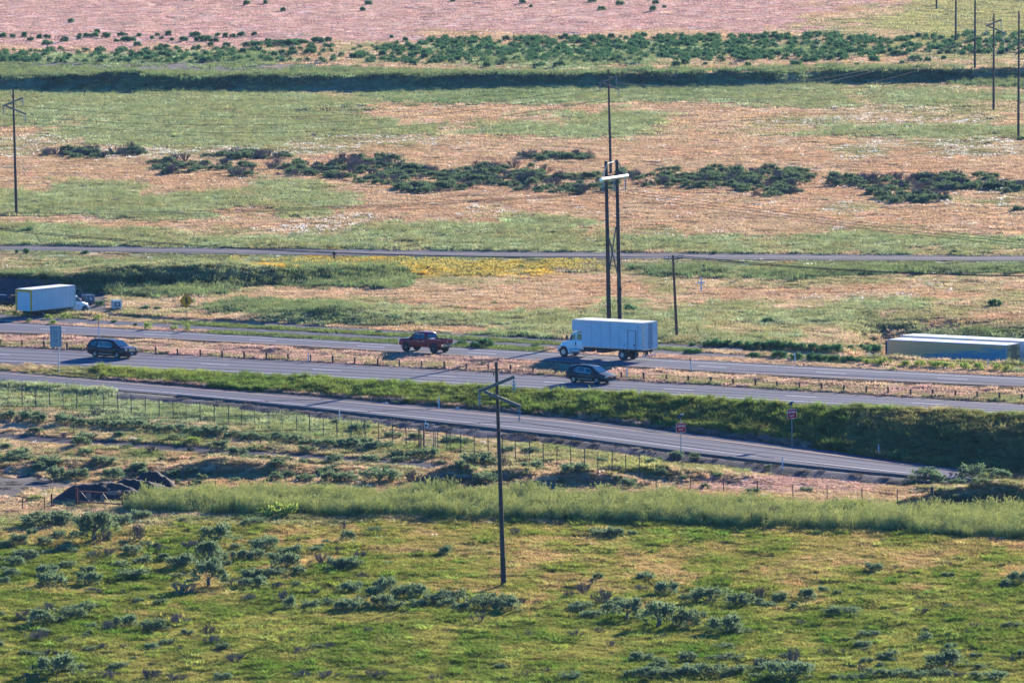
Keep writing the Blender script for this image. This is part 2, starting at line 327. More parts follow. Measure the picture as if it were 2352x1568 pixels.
def asphalt(name, c1, c2, uscale=.05, vscale=3.0, paths=True, rough=.85):
    m = bpy.data.materials.new(name); m.use_nodes = True; nt = m.node_tree; b = nt.nodes['Principled BSDF']
    L = nt.links.new; N = nt.nodes.new
    uv = N('ShaderNodeUVMap'); uv.uv_map = 'along'
    mp = N('ShaderNodeMapping'); mp.inputs['Scale'].default_value = (uscale, vscale, 1); L(uv.outputs[0], mp.inputs[0])
    nz = N('ShaderNodeTexNoise'); nz.inputs['Scale'].default_value = 1; nz.inputs['Detail'].default_value = 4; L(mp.outputs[0], nz.inputs['Vector'])
    geo = N('ShaderNodeNewGeometry'); n2 = N('ShaderNodeTexNoise'); n2.inputs['Scale'].default_value = 1.3; n2.inputs['Detail'].default_value = 8; L(geo.outputs['Position'], n2.inputs['Vector'])
    ad = N('ShaderNodeMath'); ad.operation = 'MULTIPLY_ADD'; L(n2.outputs['Fac'], ad.inputs[0]); ad.inputs[1].default_value = .35; L(nz.outputs['Fac'], ad.inputs[2])
    rp = N('ShaderNodeMapRange'); rp.inputs['From Min'].default_value = .45; rp.inputs['From Max'].default_value = .9; L(ad.outputs[0], rp.inputs[0])
    mx = N('ShaderNodeMix'); mx.data_type = 'RGBA'; mx.inputs['A'].default_value = (*c1, 1); mx.inputs['B'].default_value = (*c2, 1)
    L(rp.outputs[0], mx.inputs['Factor'])
    out = mx.outputs['Result']
    if paths:      # pale polished wheel tracks along the lanes
        sp = N('ShaderNodeSeparateXYZ'); L(uv.outputs[0], sp.inputs[0])
        sn = N('ShaderNodeMath'); sn.operation = 'MULTIPLY'; L(sp.outputs[1], sn.inputs[0]); sn.inputs[1].default_value = 2 * math.pi / .19
        si = N('ShaderNodeMath'); si.operation = 'SINE'; L(sn.outputs[0], si.inputs[0])
        r3 = N('ShaderNodeMapRange'); r3.inputs['From Min'].default_value = -.2; r3.inputs['From Max'].default_value = 1; r3.inputs['To Max'].default_value = .65; L(si.outputs[0], r3.inputs[0])
        # only inside the driven lanes
        g1 = N('ShaderNodeMapRange'); g1.inputs['From Min'].default_value = .14; g1.inputs['From Max'].default_value = .2; L(sp.outputs[1], g1.inputs[0])
        g2 = N('ShaderNodeMapRange'); g2.inputs['From Min'].default_value = .86; g2.inputs['From Max'].default_value = .8; L(sp.outputs[1], g2.inputs[0])
        mu = N('ShaderNodeMath'); mu.operation = 'MULTIPLY'; L(g1.outputs[0], mu.inputs[0]); L(g2.outputs[0], mu.inputs[1])
        mv = N('ShaderNodeMath'); mv.operation = 'MULTIPLY'; L(mu.outputs[0], mv.inputs[0]); L(r3.outputs[0], mv.inputs[1])
        m2 = N('ShaderNodeMix'); m2.data_type = 'RGBA'; L(mv.outputs[0], m2.inputs['Factor']); L(out, m2.inputs['A']); m2.inputs['B'].default_value = (c2[0]*1.7, c2[1]*1.7, c2[2]*1.7, 1)
        out = m2.outputs['Result']
    L(out, b.inputs['Base Color']); b.inputs['Roughness'].default_value = rough; b.inputs['Specular IOR Level'].default_value = 0.02
    return m
M['asph'] = asphalt('worn_asphalt', (.078,.083,.110), (.118,.124,.155))
M['asphr'] = asphalt('ramp_asphalt', (.066,.072,.100), (.10,.106,.138), paths=True)
M['asphd'] = asphalt('old_asphalt', (.08,.085,.108), (.12,.125,.15), .3, 4, False)
M['track'] = asphalt('gravel_track', (.06,.058,.07), (.11,.10,.11), .5, 5, False)
M['kerb'] = asphalt('asphalt_kerb', (.10,.10,.11), (.15,.145,.155), .3, 1, False)

def ground_mat():
    m = bpy.data.materials.new('field_ground'); m.use_nodes = True; nt = m.node_tree; b = nt.nodes['Principled BSDF']
    L = nt.links.new; N = nt.nodes.new
    at = N('ShaderNodeAttribute'); at.attribute_name = 'zone'
    geo = N('ShaderNodeNewGeometry')
    n1 = N('ShaderNodeTexNoise'); n1.inputs['Scale'].default_value = .9; n1.inputs['Detail'].default_value = 8; n1.inputs['Roughness'].default_value = .7; L(geo.outputs['Position'], n1.inputs['Vector'])
    r = N('ShaderNodeMapRange'); r.inputs['From Min'].default_value = .3; r.inputs['From Max'].default_value = .7; r.inputs['To Min'].default_value = .65; r.inputs['To Max'].default_value = 1.2; L(n1.outputs['Fac'], r.inputs[0])
    mm = N('ShaderNodeMix'); mm.data_type = 'RGBA'; mm.blend_type = 'MULTIPLY'; mm.inputs['Factor'].default_value = 1
    L(at.outputs['Color'], mm.inputs['A']); L(r.outputs[0], mm.inputs['B']); L(mm.outputs['Result'], b.inputs['Base Color'])
    bp = N('ShaderNodeBump'); bp.inputs['Strength'].default_value = .8; bp.inputs['Distance'].default_value = .15; L(n1.outputs['Fac'], bp.inputs['Height']); L(bp.outputs[0], b.inputs['Normal'])
    b.inputs['Roughness'].default_value = 1; b.inputs['Specular IOR Level'].default_value = .1
    return m
M['ground'] = ground_mat()

def leaf_mat(name, col=None, transl=.45, tipcol=None, tipmix=.6, var=.3):
    m = bpy.data.materials.new(name); m.use_nodes = True; nt = m.node_tree; L = nt.links.new; N = nt.nodes.new
    nt.nodes.remove(nt.nodes['Principled BSDF']); out = nt.nodes['Material Output']
    if col is None:
        at = N('ShaderNodeAttribute'); at.attribute_type = 'INSTANCER'; at.attribute_name = 'tint'; src = at.outputs['Color']
    else:
        rg = N('ShaderNodeRGB'); rg.outputs[0].default_value = (*col, 1); src = rg.outputs[0]
    oi = N('ShaderNodeObjectInfo'); geo = N('ShaderNodeNewGeometry')
    hs = N('ShaderNodeHueSaturation'); mr = N('ShaderNodeMapRange'); mr.inputs['To Min'].default_value = 1 - var; mr.inputs['To Max'].default_value = 1 + var
    L(oi.outputs['Random'], mr.inputs[0]); L(mr.outputs[0], hs.inputs['Value']); L(src, hs.inputs['Color'])
    tp = N('ShaderNodeAttribute'); tp.attribute_name = 'tip'
    mx = N('ShaderNodeMix'); mx.data_type = 'RGBA'
    mu = N('ShaderNodeMath'); mu.operation = 'MULTIPLY'; mu.inputs[1].default_value = tipmix; L(tp.outputs['Fac'], mu.inputs[0]); L(mu.outputs[0], mx.inputs['Factor'])
    L(hs.outputs[0], mx.inputs['A']); mx.inputs['B'].default_value = (*(tipcol or (.5,.42,.22)), 1)
    d = N('ShaderNodeBsdfDiffuse'); t = N('ShaderNodeBsdfTranslucent'); ms = N('ShaderNodeMixShader'); ms.inputs[0].default_value = transl
    L(mx.outputs['Result'], d.inputs[0]); L(mx.outputs['Result'], t.inputs[0]); L(d.outputs[0], ms.inputs[1]); L(t.outputs[0], ms.inputs[2]); L(ms.outputs[0], out.inputs[0])
    return m
M['grass'] = leaf_mat('grass_blades', tipcol=(.62,.52,.26), tipmix=.40, transl=.5)  # tips: pale seed heads, lightened further in colour as if sunlit
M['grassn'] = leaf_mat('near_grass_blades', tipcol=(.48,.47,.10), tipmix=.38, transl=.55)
M['tall'] = leaf_mat('mustard_stalks', transl=.3, tipcol=(.62,.62,.24), tipmix=.85)  # heads pale for the flowers, with sunlit brightness put into the colour too
M['petaly'] = leaf_mat('yellow_petals', (.50,.42,.12), .3, tipmix=0, var=.15)
M['petal'] = leaf_mat('white_petals', (.82,.80,.72), .3, tipmix=0, var=.1)
M['sage'] = leaf_mat('sage_leaves', (.115,.175,.095), .42, tipcol=(.27,.35,.18), tipmix=.8, var=.25)
M['bushg'] = leaf_mat('green_bush_leaves', (.09,.19,.085), .35, tipcol=(.10,.24,.10), tipmix=.8, var=.3)
M['weed'] = leaf_mat('weed_leaves', (.16,.27,.06), .45, tipcol=(.5,.5,.12), tipmix=.6, var=.25)

# ------------------------------------------------------------------ mesh helpers
def tag(o, label=None, cat=None, group=None, kind=None):
    if label: o['label'] = label
    if cat: o['category'] = cat
    if group: o['group'] = group
    if kind: o['kind'] = kind
    return o
def empty(name, loc=(0,0,0), rz=0, label=None, cat=None, group=None):
    o = bpy.data.objects.new(name, None); COL.objects.link(o); o.location = loc; o.rotation_euler = (0, 0, rz); o.empty_display_size = .3
    return tag(o, label, cat, group)
class MB:
    def __init__(s): s.v = []; s.f = []; s.t = []
    def add(s, vs, fs, tip=0.0):
        n = len(s.v); s.v += [tuple(v) for v in vs]; s.f += [tuple(i + n for i in f) for f in fs]
        s.t += [tip] * len(vs) if not hasattr(tip, '__len__') else list(tip); return s
    def box(s, c, d, rz=0, R=None):
        x, y, z = d[0]/2, d[1]/2, d[2]/2
        P = [Vector((a*x, b*y, e*z)) for e in (-1,1) for a, b in ((-1,-1),(1,-1),(1,1),(-1,1))]
        Rm = R or Matrix.Rotation(rz, 3, 'Z')
        P = [Rm @ p + Vector(c) for p in P]
        return s.add(P, [(3,2,1,0),(4,5,6,7),(0,1,5,4),(1,2,6,5),(2,3,7,6),(3,0,4,7)])
    def bar(s, a, b, w, h=None):
        a, b = Vector(a), Vector(b); d = b - a; q = d.to_track_quat('X', 'Z').to_matrix()
        return s.box((a + b) / 2, (d.length, w, h or w), R=q)
    def cyl(s, a, b, r, r2=None, n=10, cap=True, tip=0.0):
        a, b = Vector(a), Vector(b); r2 = r if r2 is None else r2
        q = (b - a).to_track_quat('Z', 'Y').to_matrix()
        P = []
        for i in range(n):
            t = 2 * math.pi * i / n; P.append(a + q @ Vector((math.cos(t)*r, math.sin(t)*r, 0)))
        for i in range(n):
            t = 2 * math.pi * i / n; P.append(b + q @ Vector((math.cos(t)*r2, math.sin(t)*r2, 0)))
        fs = [(i, (i+1) % n, n + (i+1) % n, n + i) for i in range(n)]
        if cap: fs += [tuple(range(n-1, -1, -1)), tuple(range(n, 2*n))]
        return s.add(P, fs, tip)
    def path(s, pts, r, n=6):
        for a, b in zip(pts[:-1], pts[1:]): s.cyl(a, b, r, n=n)
        return s
    def lathe(s, prof, c=(0,0,0), axis='Z', n=20):
        P = []; m = len(prof)
        for i in range(n):
            t = 2 * math.pi * i / n
            for r, h in prof:
                if axis == 'Z': p = (r*math.cos(t), r*math.sin(t), h)
                elif axis == 'Y': p = (r*math.cos(t), h, r*math.sin(t))
                else: p = (h, r*math.cos(t), r*math.sin(t))
                P.append(Vector(p) + Vector(c))
        fs = [(i*m+j, ((i+1) % n)*m+j, ((i+1) % n)*m+j+1, i*m+j+1) for i in range(n) for j in range(m-1)]
        return s.add(P, fs)
    def prism(s, poly, t0, t1, plane='XZ'):
        n = len(poly)
        if plane == 'XZ': P = [(x, t0, z) for x, z in poly] + [(x, t1, z) for x, z in poly]
        elif plane == 'YZ': P = [(t0, y, z) for y, z in poly] + [(t1, y, z) for y, z in poly]
        else: P = [(x, y, t0) for x, y in poly] + [(x, y, t1) for x, y in poly]
        return s.add(P, [tuple(range(n)), tuple(range(2*n-1, n-1, -1))] + [(i, n+i, n+(i+1) % n, (i+1) % n) for i in range(n)])
    def mesh(s, name, m, smooth=None, bevel=0, fix=True):
        me = bpy.data.meshes.new(name); me.from_pydata([tuple(v) for v in s.v], [], s.f); me.update()
        if any(s.t):
            a = me.attributes.new('tip', 'FLOAT', 'POINT'); a.data.foreach_set('value', np.array(s.t, np.float32))
        if fix or bevel:
            bm = bmesh.new(); bm.from_mesh(me)
            if fix: bmesh.ops.recalc_face_normals(bm, faces=bm.faces)
            if bevel: bmesh.ops.bevel(bm, geom=[e for e in bm.edges if len(e.link_faces) == 2 and e.calc_face_angle(0) > .5], offset=bevel, segments=2, affect='EDGES')
            bm.to_mesh(me); bm.free()
        me.materials.append(M[m] if isinstance(m, str) else m)
        if smooth:
            me.polygons.foreach_set('use_smooth', [True] * len(me.polygons)); me.set_sharp_from_angle(angle=rad(smooth))
        return me
    def build(s, name, m, parent=None, loc=(0,0,0), smooth=None, bevel=0, rz=0, fix=True):
        o = bpy.data.objects.new(name, s.mesh(name, m, smooth, bevel, fix)); COL.objects.link(o)
        o.location = loc; o.rotation_euler = (0, 0, rz)
        if parent: o.parent = parent
        return o
def copy_tree(o, parent=None):
    c = o.copy(); COL.objects.link(c)
    if parent is not None: c.parent = parent
    for ch in list(o.children): copy_tree(ch, c)
    return c

# ------------------------------------------------------------------ camera, light, air
cam = bpy.data.cameras.new('camera'); cam.lens = 36 * F / 2352; cam.sensor_width = 36; cam.sensor_fit = 'HORIZONTAL'; cam.clip_start = 1; cam.clip_end = 9000
co = bpy.data.objects.new('camera', cam); COL.objects.link(co)
mw = Matrix(((RV[0], UV[0], -fw[0], 0), (RV[1], UV[1], -fw[1], 0), (RV[2], UV[2], -fw[2], HC), (0, 0, 0, 1)))
co.matrix_world = mw; SC.camera = co
SUN_EL, SUN_AZ = rad(14.5), rad(26)       # azimuth measured from +Y towards +X
sd = Vector((math.sin(SUN_AZ)*math.cos(SUN_EL), math.cos(SUN_AZ)*math.cos(SUN_EL), math.sin(SUN_EL)))
sl = bpy.data.lights.new('sun', 'SUN'); sl.energy = 5.0; sl.angle = rad(.53); sl.color = (1, .87, .72)
so = bpy.data.objects.new('sun', sl); COL.objects.link(so); so.rotation_euler = (-sd).to_track_quat('-Z', 'Y').to_euler(); so.location = (0, 600, 200)
W = bpy.data.worlds.new('World'); SC.world = W; W.use_nodes = True; nt = W.node_tree
sky = nt.nodes.new('ShaderNodeTexSky'); sky.sky_type = 'NISHITA'; sky.sun_disc = False; sky.sun_elevation = SUN_EL; sky.sun_rotation = SUN_AZ
sky.air_density = 1.0; sky.ozone_density = 4; sky.dust_density = .2
bg = nt.nodes['Background']; hs = nt.nodes.new('ShaderNodeHueSaturation'); hs.inputs['Saturation'].default_value = 1.4; hs.inputs['Hue'].default_value = .5; nt.links.new(sky.outputs[0], hs.inputs['Color']); mt = nt.nodes.new('ShaderNodeMix'); mt.data_type = 'RGBA'; mt.blend_type = 'MULTIPLY'; mt.inputs['Factor'].default_value = 1; mt.inputs['B'].default_value = (.42, .93, 1.30, 1); nt.links.new(hs.outputs[0], mt.inputs['A']); nt.links.new(mt.outputs['Result'], bg.inputs[0]); bg.inputs[1].default_value = .066
SC.view_settings.view_transform = 'Standard'; SC.view_settings.look = 'None'; SC.view_settings.exposure = 1.72; SC.view_settings.gamma = 1
hz = MB().box((0, 900, 47), (3800, 4200, 106)).build('haze', 'ground')
hm = bpy.data.materials.new('haze'); hm.use_nodes = True; n_ = hm.node_tree; n_.nodes.remove(n_.nodes['Principled BSDF'])
pv = n_.nodes.new('ShaderNodeVolumePrincipled'); pv.inputs['Color'].default_value = (.38,.62,1,1); pv.inputs['Density'].default_value = 0.00003; pv.inputs['Anisotropy'].default_value = 0
n_.links.new(pv.outputs[0], n_.nodes['Material Output'].inputs['Volume']); hz.data.materials.clear(); hz.data.materials.append(hm)
tag(hz, 'thin pale haze over the whole valley floor', None, None, 'stuff')
# ------------------------------------------------------------------ terrain: one sheet, fine in the valley and coarse towards its rim
xa = np.concatenate([np.linspace(-1850, -170, 22), np.arange(-165, 166, 1.1), np.linspace(170, 1850, 22)])
ya = np.concatenate([np.linspace(-1150, 425, 20), np.arange(430, 760, .8), np.arange(760, 1720, 2.0), np.linspace(1730, 2950, 22)])
GX, GY = np.meshgrid(xa, ya); nx, ny = len(xa), len(ya)
gx, gy = GX.ravel(), GY.ravel()
fx_, fy_ = np.clip(gx, -165, 165), np.clip(gy, 430, 1720)
gz, vx, vy, vcol, vh, vd, vw, vg, vT, vE, vnn = veg(fx_, fy_)
sunk = np.zeros(len(gx))
for a, b, on in ((LHn, LHf, 1), (UHn, UHf, 1), (RPn, RPf, fx_ < 42), (FRn, FRf, 1), (S2n, S2f, xs(fx_, fy_) < 1950), (S1n, S1f, (xs(fx_, fy_) > 240) & (xs(fx_, fy_) < 2010)), (TRn, TRf, xs(fx_, fy_) < 1070)):
    inside = (fy_ > a(fx_) + .7) & (fy_ < b(fx_) - .7) & (np.asarray(on) > 0)
    sunk[inside] = .25
me = bpy.data.meshes.new('ground')
idx = np.arange(nx * ny).reshape(ny, nx)
q = np.stack([idx[:-1, :-1], idx[:-1, 1:], idx[1:, 1:], idx[1:, :-1]], -1).reshape(-1, 4)
me.vertices.add(nx * ny); me.vertices.foreach_set('co', np.stack([gx, gy, gz - sunk], -1).ravel().astype(np.float32))
me.loops.add(q.size); me.loops.foreach_set('vertex_index', q.ravel().astype(np.int32))
me.polygons.add(len(q)); me.polygons.foreach_set('loop_start', (np.arange(len(q)) * 4).astype(np.int32)); me.polygons.foreach_set('use_smooth', [True] * len(q))
me.update(); me.validate()
ca = me.attributes.new('zone', 'FLOAT_COLOR', 'POINT')
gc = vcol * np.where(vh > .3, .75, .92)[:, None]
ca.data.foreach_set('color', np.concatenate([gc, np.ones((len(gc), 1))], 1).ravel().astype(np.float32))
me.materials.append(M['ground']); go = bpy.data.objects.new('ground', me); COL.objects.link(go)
tag(go, 'dry valley floor of tan, pink and green grassland', None, None, 'structure')

# ------------------------------------------------------------------ roads: strips draped on the ground, with an 'along' UV
def rz_(X, Y, lift): return TZ(X, Y) + lift
def strip(name, a, b, X0, X1, m, lift, label=None, v0=0.0, v1=1.0, step=1.5, nv=5, wid=None, kind='structure', dash=None, thick=0):
    """surface between curves a (near) and b (far) from X0 to X1; v runs from far (0) to near (1)"""
    vs, fs, uv = [], [], []
    segs = [(X0, X1)]
    if dash: segs = [(x, min(x + dash[0], X1)) for x in np.arange(X0, X1, dash[0] + dash[1])]
    for s0, s1 in segs:
        n = max(int((s1 - s0) / step), 1); X = np.linspace(s0, s1, n + 1); base = len(vs)
        ya_, yb_ = b(X), a(X)
        for j in range(nv):
            v = v0 + (v1 - v0) * j / (nv - 1)
            Y = ya_ + (yb_ - ya_) * v
            if wid: Yc = ya_ + (yb_ - ya_) * v0; Y = Yc - (j / (nv - 1) - .5) * wid
            Z = rz_(X, Y, lift)
            for i in range(n + 1): vs.append((X[i], Y[i], Z[i])); uv.append((X[i] * 1.25, v))
        for j in range(nv - 1):
            for i in range(n):
                p = base + j * (n + 1) + i; fs.append((p + n + 1, p + n + 2, p + 1, p))
    me = bpy.data.meshes.new(name); me.from_pydata(vs, [], fs); me.update()
    u = me.uv_layers.new(name='along'); li = np.zeros(len(me.loops), np.int32); me.loops.foreach_get('vertex_index', li)
    u.data.foreach_set('uv', np.array(uv, np.float32)[li].ravel())
    me.materials.append(M[m]); me.polygons.foreach_set('use_smooth', [True] * len(me.polygons))
    o = bpy.data.objects.new(name, me); COL.objects.link(o); tag(o, label, None, None, kind)
    return o
LL = .07
strip('road', LHn, LHf, -150, 150, 'asph', LL, 'lower highway carriageway, nearer lanes', nv=9)
strip('road', UHn, UHf, -150, 150, 'asph', LL, 'upper highway carriageway, lanes with the white box truck', nv=9)
strip('ramp_road', RPn, RPf, -150, 43.5, 'asphr', LL, 'single lane ramp running down beside the highway', nv=7)
strip('frontage_road', FRn, FRf, -150, 150, 'asphd', LL, 'straight frontage road across the far field', nv=4)
strip('service_road', S2n, S2f, -150, 24, 'asphd', LL, 'narrow service road beside the upper carriageway', nv=4)
strip('driveway', S1n, S1f, -27, 24, 'asphd', LL, 'narrow driveway leading out of the parking lot', nv=4)
strip('dirt_track', TRn, TRf, -110, -2.2, 'track', LL, 'shaded gravel track behind the sagebrush row', nv=4)
# painted lines
for nm, a, b, X0, X1, m, v, w, d in [
    ('lane_line', LHn, LHf, -150, 150, 'yline', .13, .24, None), ('lane_line', LHn, LHf, -150, 150, 'wline', .80, .22, None), ('lane_line', LHn, LHf, -149, 150, 'wline', .46, .24, (2.9, 8.8)),
    ('lane_line', UHn, UHf, -150, 150, 'yline', .87, .24, None), ('lane_line', UHn, UHf, -150, 150, 'wline', .24, .22, None), ('lane_line', UHn, UHf, -145, 150, 'wline', .55, .24, (2.9, 8.8)),
    ('lane_line', RPn, RPf, -150, 43.5, 'yline', .20, .26, None), ('lane_line', RPn, RPf, -150, 43.5, 'wline', .76, .22, None), ('lane_line', FRn, FRf, -150, 150, 'yline', .5, .25, None)]:
    strip(nm, a, b, X0, X1, m, LL + .008, None, v, v, 1.5, 2, w, 'structure', d)
# rumble strip grooves milled along both shoulders of each carriageway
for a, b, v in ((LHn, LHf, .05), (LHn, LHf, .92), (UHn, UHf, .06)):
    strip('rumble_strip', a, b, -60, 60, 'asphd', LL + .004, None, v, v, .8, 2, .4, 'structure', (.35, .45))
# raised asphalt kerb along the near edge of the ramp
kb = MB(); Xk = np.arange(-33, 43, 1.0)
for i in range(len(Xk) - 1):
    P = []
    for X in (Xk[i], Xk[i+1]):
        Y = float(RPn(X)); z = float(TZ(X, Y)) + LL
        P += [(X, Y + .05, z - .1), (X, Y + .0, z + .16), (X, Y - .4, z + .14), (X, Y - .44, z - .5)]
    kb.add(P, [(0,1,5,4), (1,2,6,5), (2,3,7,6)])
o = kb.build('kerb', 'kerb'); tag(o, 'low asphalt kerb along the near edge of the ramp', None, None, 'structure')

# ------------------------------------------------------------------ grass and flowers (nobody could count them)
LIB = bpy.data.collections.new('tuft_shapes')
def tuft(name, n, rx, h, wd, lean, m, tipf=.2, seed=0, heads=0, droop=.2):
    r = random.Random(seed); b = MB()
    for _ in range(n):
        a = r.uniform(0, 6.283); d = rx * math.sqrt(r.random()); x, y = d*math.cos(a), d*math.sin(a)
        hh = h * r.uniform(.55, 1.1); la = r.uniform(0, 6.283); l = lean * hh * r.uniform(.3, 1); w = wd * r.uniform(.7, 1.3)
        ox, oy = math.cos(la)*l + x*.3, math.sin(la)*l + y*.3; f = r.uniform(0, 3.14); wx, wy = math.cos(f)*w/2, math.sin(f)*w/2
        mid = (x + ox*.45, y + oy*.45, hh*.6); top = (x + ox, y + oy, hh*(1 - droop*r.random()))
        tv = r.random() * .6
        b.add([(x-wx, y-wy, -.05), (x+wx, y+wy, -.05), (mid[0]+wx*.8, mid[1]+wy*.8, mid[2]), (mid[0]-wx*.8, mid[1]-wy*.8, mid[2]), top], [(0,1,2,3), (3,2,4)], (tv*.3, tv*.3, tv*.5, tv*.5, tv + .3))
        if heads and r.random() < heads:
            for q in range(3):
                c = Vector(top) + Vector((r.uniform(-1,1), r.uniform(-1,1), r.uniform(-1.6,.6))) * wd * 1.6
                s_ = wd * r.uniform(.7, 1.2)
                b.add([c + Vector((-s_, 0, -s_*.8)), c + Vector((s_, 0, -s_*.8)), c + Vector((0, 0, s_*1.2)), c + Vector((0, -s_, 0))], [(0,1,2), (0,3,2), (1,3,2)], 1.0)
    o = bpy.data.objects.new(name, b.mesh(name, m, fix=False)); LIB.objects.link(o); return o
def petals(name, n, rx, h, s, seed, m='petal'):
    r = random.Random(seed); b = MB()
    for _ in range(n):
        c = Vector((r.uniform(-rx, rx), r.uniform(-rx, rx), h*r.uniform(.6, 1.1))); f = r.uniform(0, 3.14); k = s * r.uniform(.6, 1.2)
        u = Vector((math.cos(f), math.sin(f), r.uniform(-.3,.3))) * k; w = Vector((-math.sin(f)*.4, math.cos(f)*.4, .9)) * k
        b.add([c-u-w, c+u-w, c+u+w, c-u+w], [(0,1,2,3)])
    o = bpy.data.objects.new(name, b.mesh(name, m, fix=False)); LIB.objects.link(o); return o
SETS = {}
def lib(key, makers):
    c = bpy.data.collections.new('shapes_' + key)
    for o in makers:
        LIB.objects.unlink(o); c.objects.link(o)
    SETS[key] = c
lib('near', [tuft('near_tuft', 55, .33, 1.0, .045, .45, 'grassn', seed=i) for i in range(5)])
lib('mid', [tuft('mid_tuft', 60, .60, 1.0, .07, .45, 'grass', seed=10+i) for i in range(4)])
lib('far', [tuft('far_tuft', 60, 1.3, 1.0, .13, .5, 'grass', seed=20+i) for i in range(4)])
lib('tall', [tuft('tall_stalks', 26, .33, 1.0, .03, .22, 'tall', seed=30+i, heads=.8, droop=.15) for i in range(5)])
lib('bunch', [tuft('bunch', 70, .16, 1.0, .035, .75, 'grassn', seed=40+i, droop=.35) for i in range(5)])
lib('petaly', [petals('yellow_petals', 16, .5, .45, .08, 70+i, 'petaly') for i in range(4)])
lib('petal', [petals('petal_cluster', 7, .28, .38, .055, 50+i) for i in range(4)])
lib('petalf', [petals('petal_patch', 9, .8, .35, .085, 60+i) for i in range(4)])
def scatter(name, key, P, scl, tint, label):
    n = len(P); me = bpy.data.meshes.new(name); me.vertices.add(n); me.vertices.foreach_set('co', P.astype(np.float32).ravel())
    def at(nm, ty, data, fld): a = me.attributes.new(nm, ty, 'POINT'); a.data.foreach_set(fld, data.ravel())
    at('rot', 'FLOAT_VECTOR', np.stack([np.zeros(n), np.zeros(n), RNG.random(n) * 6.283], -1).astype(np.float32), 'vector')
    at('scl', 'FLOAT_VECTOR', scl.astype(np.float32), 'vector'); at('pick', 'INT', RNG.integers(0, 99, n).astype(np.int32), 'value')
    at('tint', 'FLOAT_COLOR', np.concatenate([tint, np.ones((n, 1))], 1).astype(np.float32), 'color')
    o = bpy.data.objects.new(name, me); COL.objects.link(o)
    ng = bpy.data.node_groups.new(name, 'GeometryNodeTree')
    ng.interface.new_socket('Geometry', in_out='INPUT', socket_type='NodeSocketGeometry'); ng.interface.new_socket('Geometry', in_out='OUTPUT', socket_type='NodeSocketGeometry')
    N = ng.nodes.new; L = ng.links.new; gi, go_ = N('NodeGroupInput'), N('NodeGroupOutput')
    ip = N('GeometryNodeInstanceOnPoints'); ci = N('GeometryNodeCollectionInfo'); ci.inputs['Collection'].default_value = SETS[key]
    ci.inputs['Separate Children'].default_value = True; ci.inputs['Reset Children'].default_value = True
    ip.inputs['Pick Instance'].default_value = True
    def na(nm, ty): a = N('GeometryNodeInputNamedAttribute'); a.data_type = ty; a.inputs['Name'].default_value = nm; return a.outputs['Attribute']
    L(gi.outputs[0], ip.inputs['Points']); L(ci.outputs[0], ip.inputs['Instance']); L(na('pick', 'INT'), ip.inputs['Instance Index'])
    L(na('rot', 'FLOAT_VECTOR'), ip.inputs['Rotation']); L(na('scl', 'FLOAT_VECTOR'), ip.inputs['Scale']); L(ip.outputs[0], go_.inputs[0])
    md = o.modifiers.new('scatter', 'NODES'); md.node_group = ng
    return tag(o, label, None, None, 'stuff')
def sample(Y0, Y1, dens):
    w = .0785 * Y1 + 8; n = int(dens * (Y1 - Y0) * 2 * w)
    Y = RNG.uniform(Y0, Y1, n); X = RNG.uniform(-w, w, n); k = np.abs(X) < .0785 * Y + 7
    return X[k], Y[k]
def jitcol(c, amt=.12):
    n = len(c); v = 1 + RNG.normal(0, amt, (n, 1)); return np.clip(c * v * (1 + RNG.normal(0, amt * .4, (n, 3))), .01, .85)
tall_P = []; bands = [(452, 545, 6.5, 'near', 1), (545, 640, 5.0, 'near', 1.15), (640, 800, 2.6, 'mid', 1), (800, 1050, 1.0, 'mid', 1.35), (1050, 1680, .42, 'far', 1)]
for bi, (Y0, Y1, dn_, key, ws) in enumerate(bands):
    X, Y = sample(Y0, Y1, dn_ * 1.5)
    jit = RNG.normal(0, 1, (3, len(X)))
    Z, x, y, col, h, dn, wf, gs, T, em, n = veg(X, Y, jit)
    clump = .45 + 1.1 * fbm(X / 2.2, Y / 2.2, 55, 3)
    keep = (RNG.random(len(X)) < dn * clump * .75) & ~T & ~em
    hh = h * RNG.uniform(.55, 1.25, len(X)) * (.6 + .8 * fbm(X / 1.7, Y / 1.7, 61, 2)) 
    P = np.stack([X, Y, Z - .02], -1)[keep]; s = np.stack([ws * RNG.uniform(.7, 1.3, keep.sum())] * 2 + [hh[keep]], -1)
    nm = 'meadow_grass' if Y1 < 600 else ('roadside_grass' if Y1 < 700 else 'field_grass')
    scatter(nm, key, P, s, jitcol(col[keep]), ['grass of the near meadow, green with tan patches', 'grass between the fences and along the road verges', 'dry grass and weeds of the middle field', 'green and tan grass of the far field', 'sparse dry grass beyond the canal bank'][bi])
    # white flowers
    wk = (RNG.random(len(X)) < wf * .085 * (fbm(X / 5, Y / 9, 66, 4) > .44) * (2.5 if bi > 2 else 1)) & (dn > 0) & ~T
    if wk.sum() > 10:
        k = int(wk.sum()); scatter('white_flowers', 'petal' if bi < 3 else 'petalf', np.stack([X, Y, Z], -1)[wk], np.ones((k, 3)) * RNG.uniform(.4, .95, (k, 1)), np.ones((k, 3)) * .8,
            ['few white blossoms dotted in the near meadow', 'white blossoms near the fences', 'white blossoms in the middle field', 'drifts of white flowers across the tan field', 'white flowers beyond the canal bank'][bi])
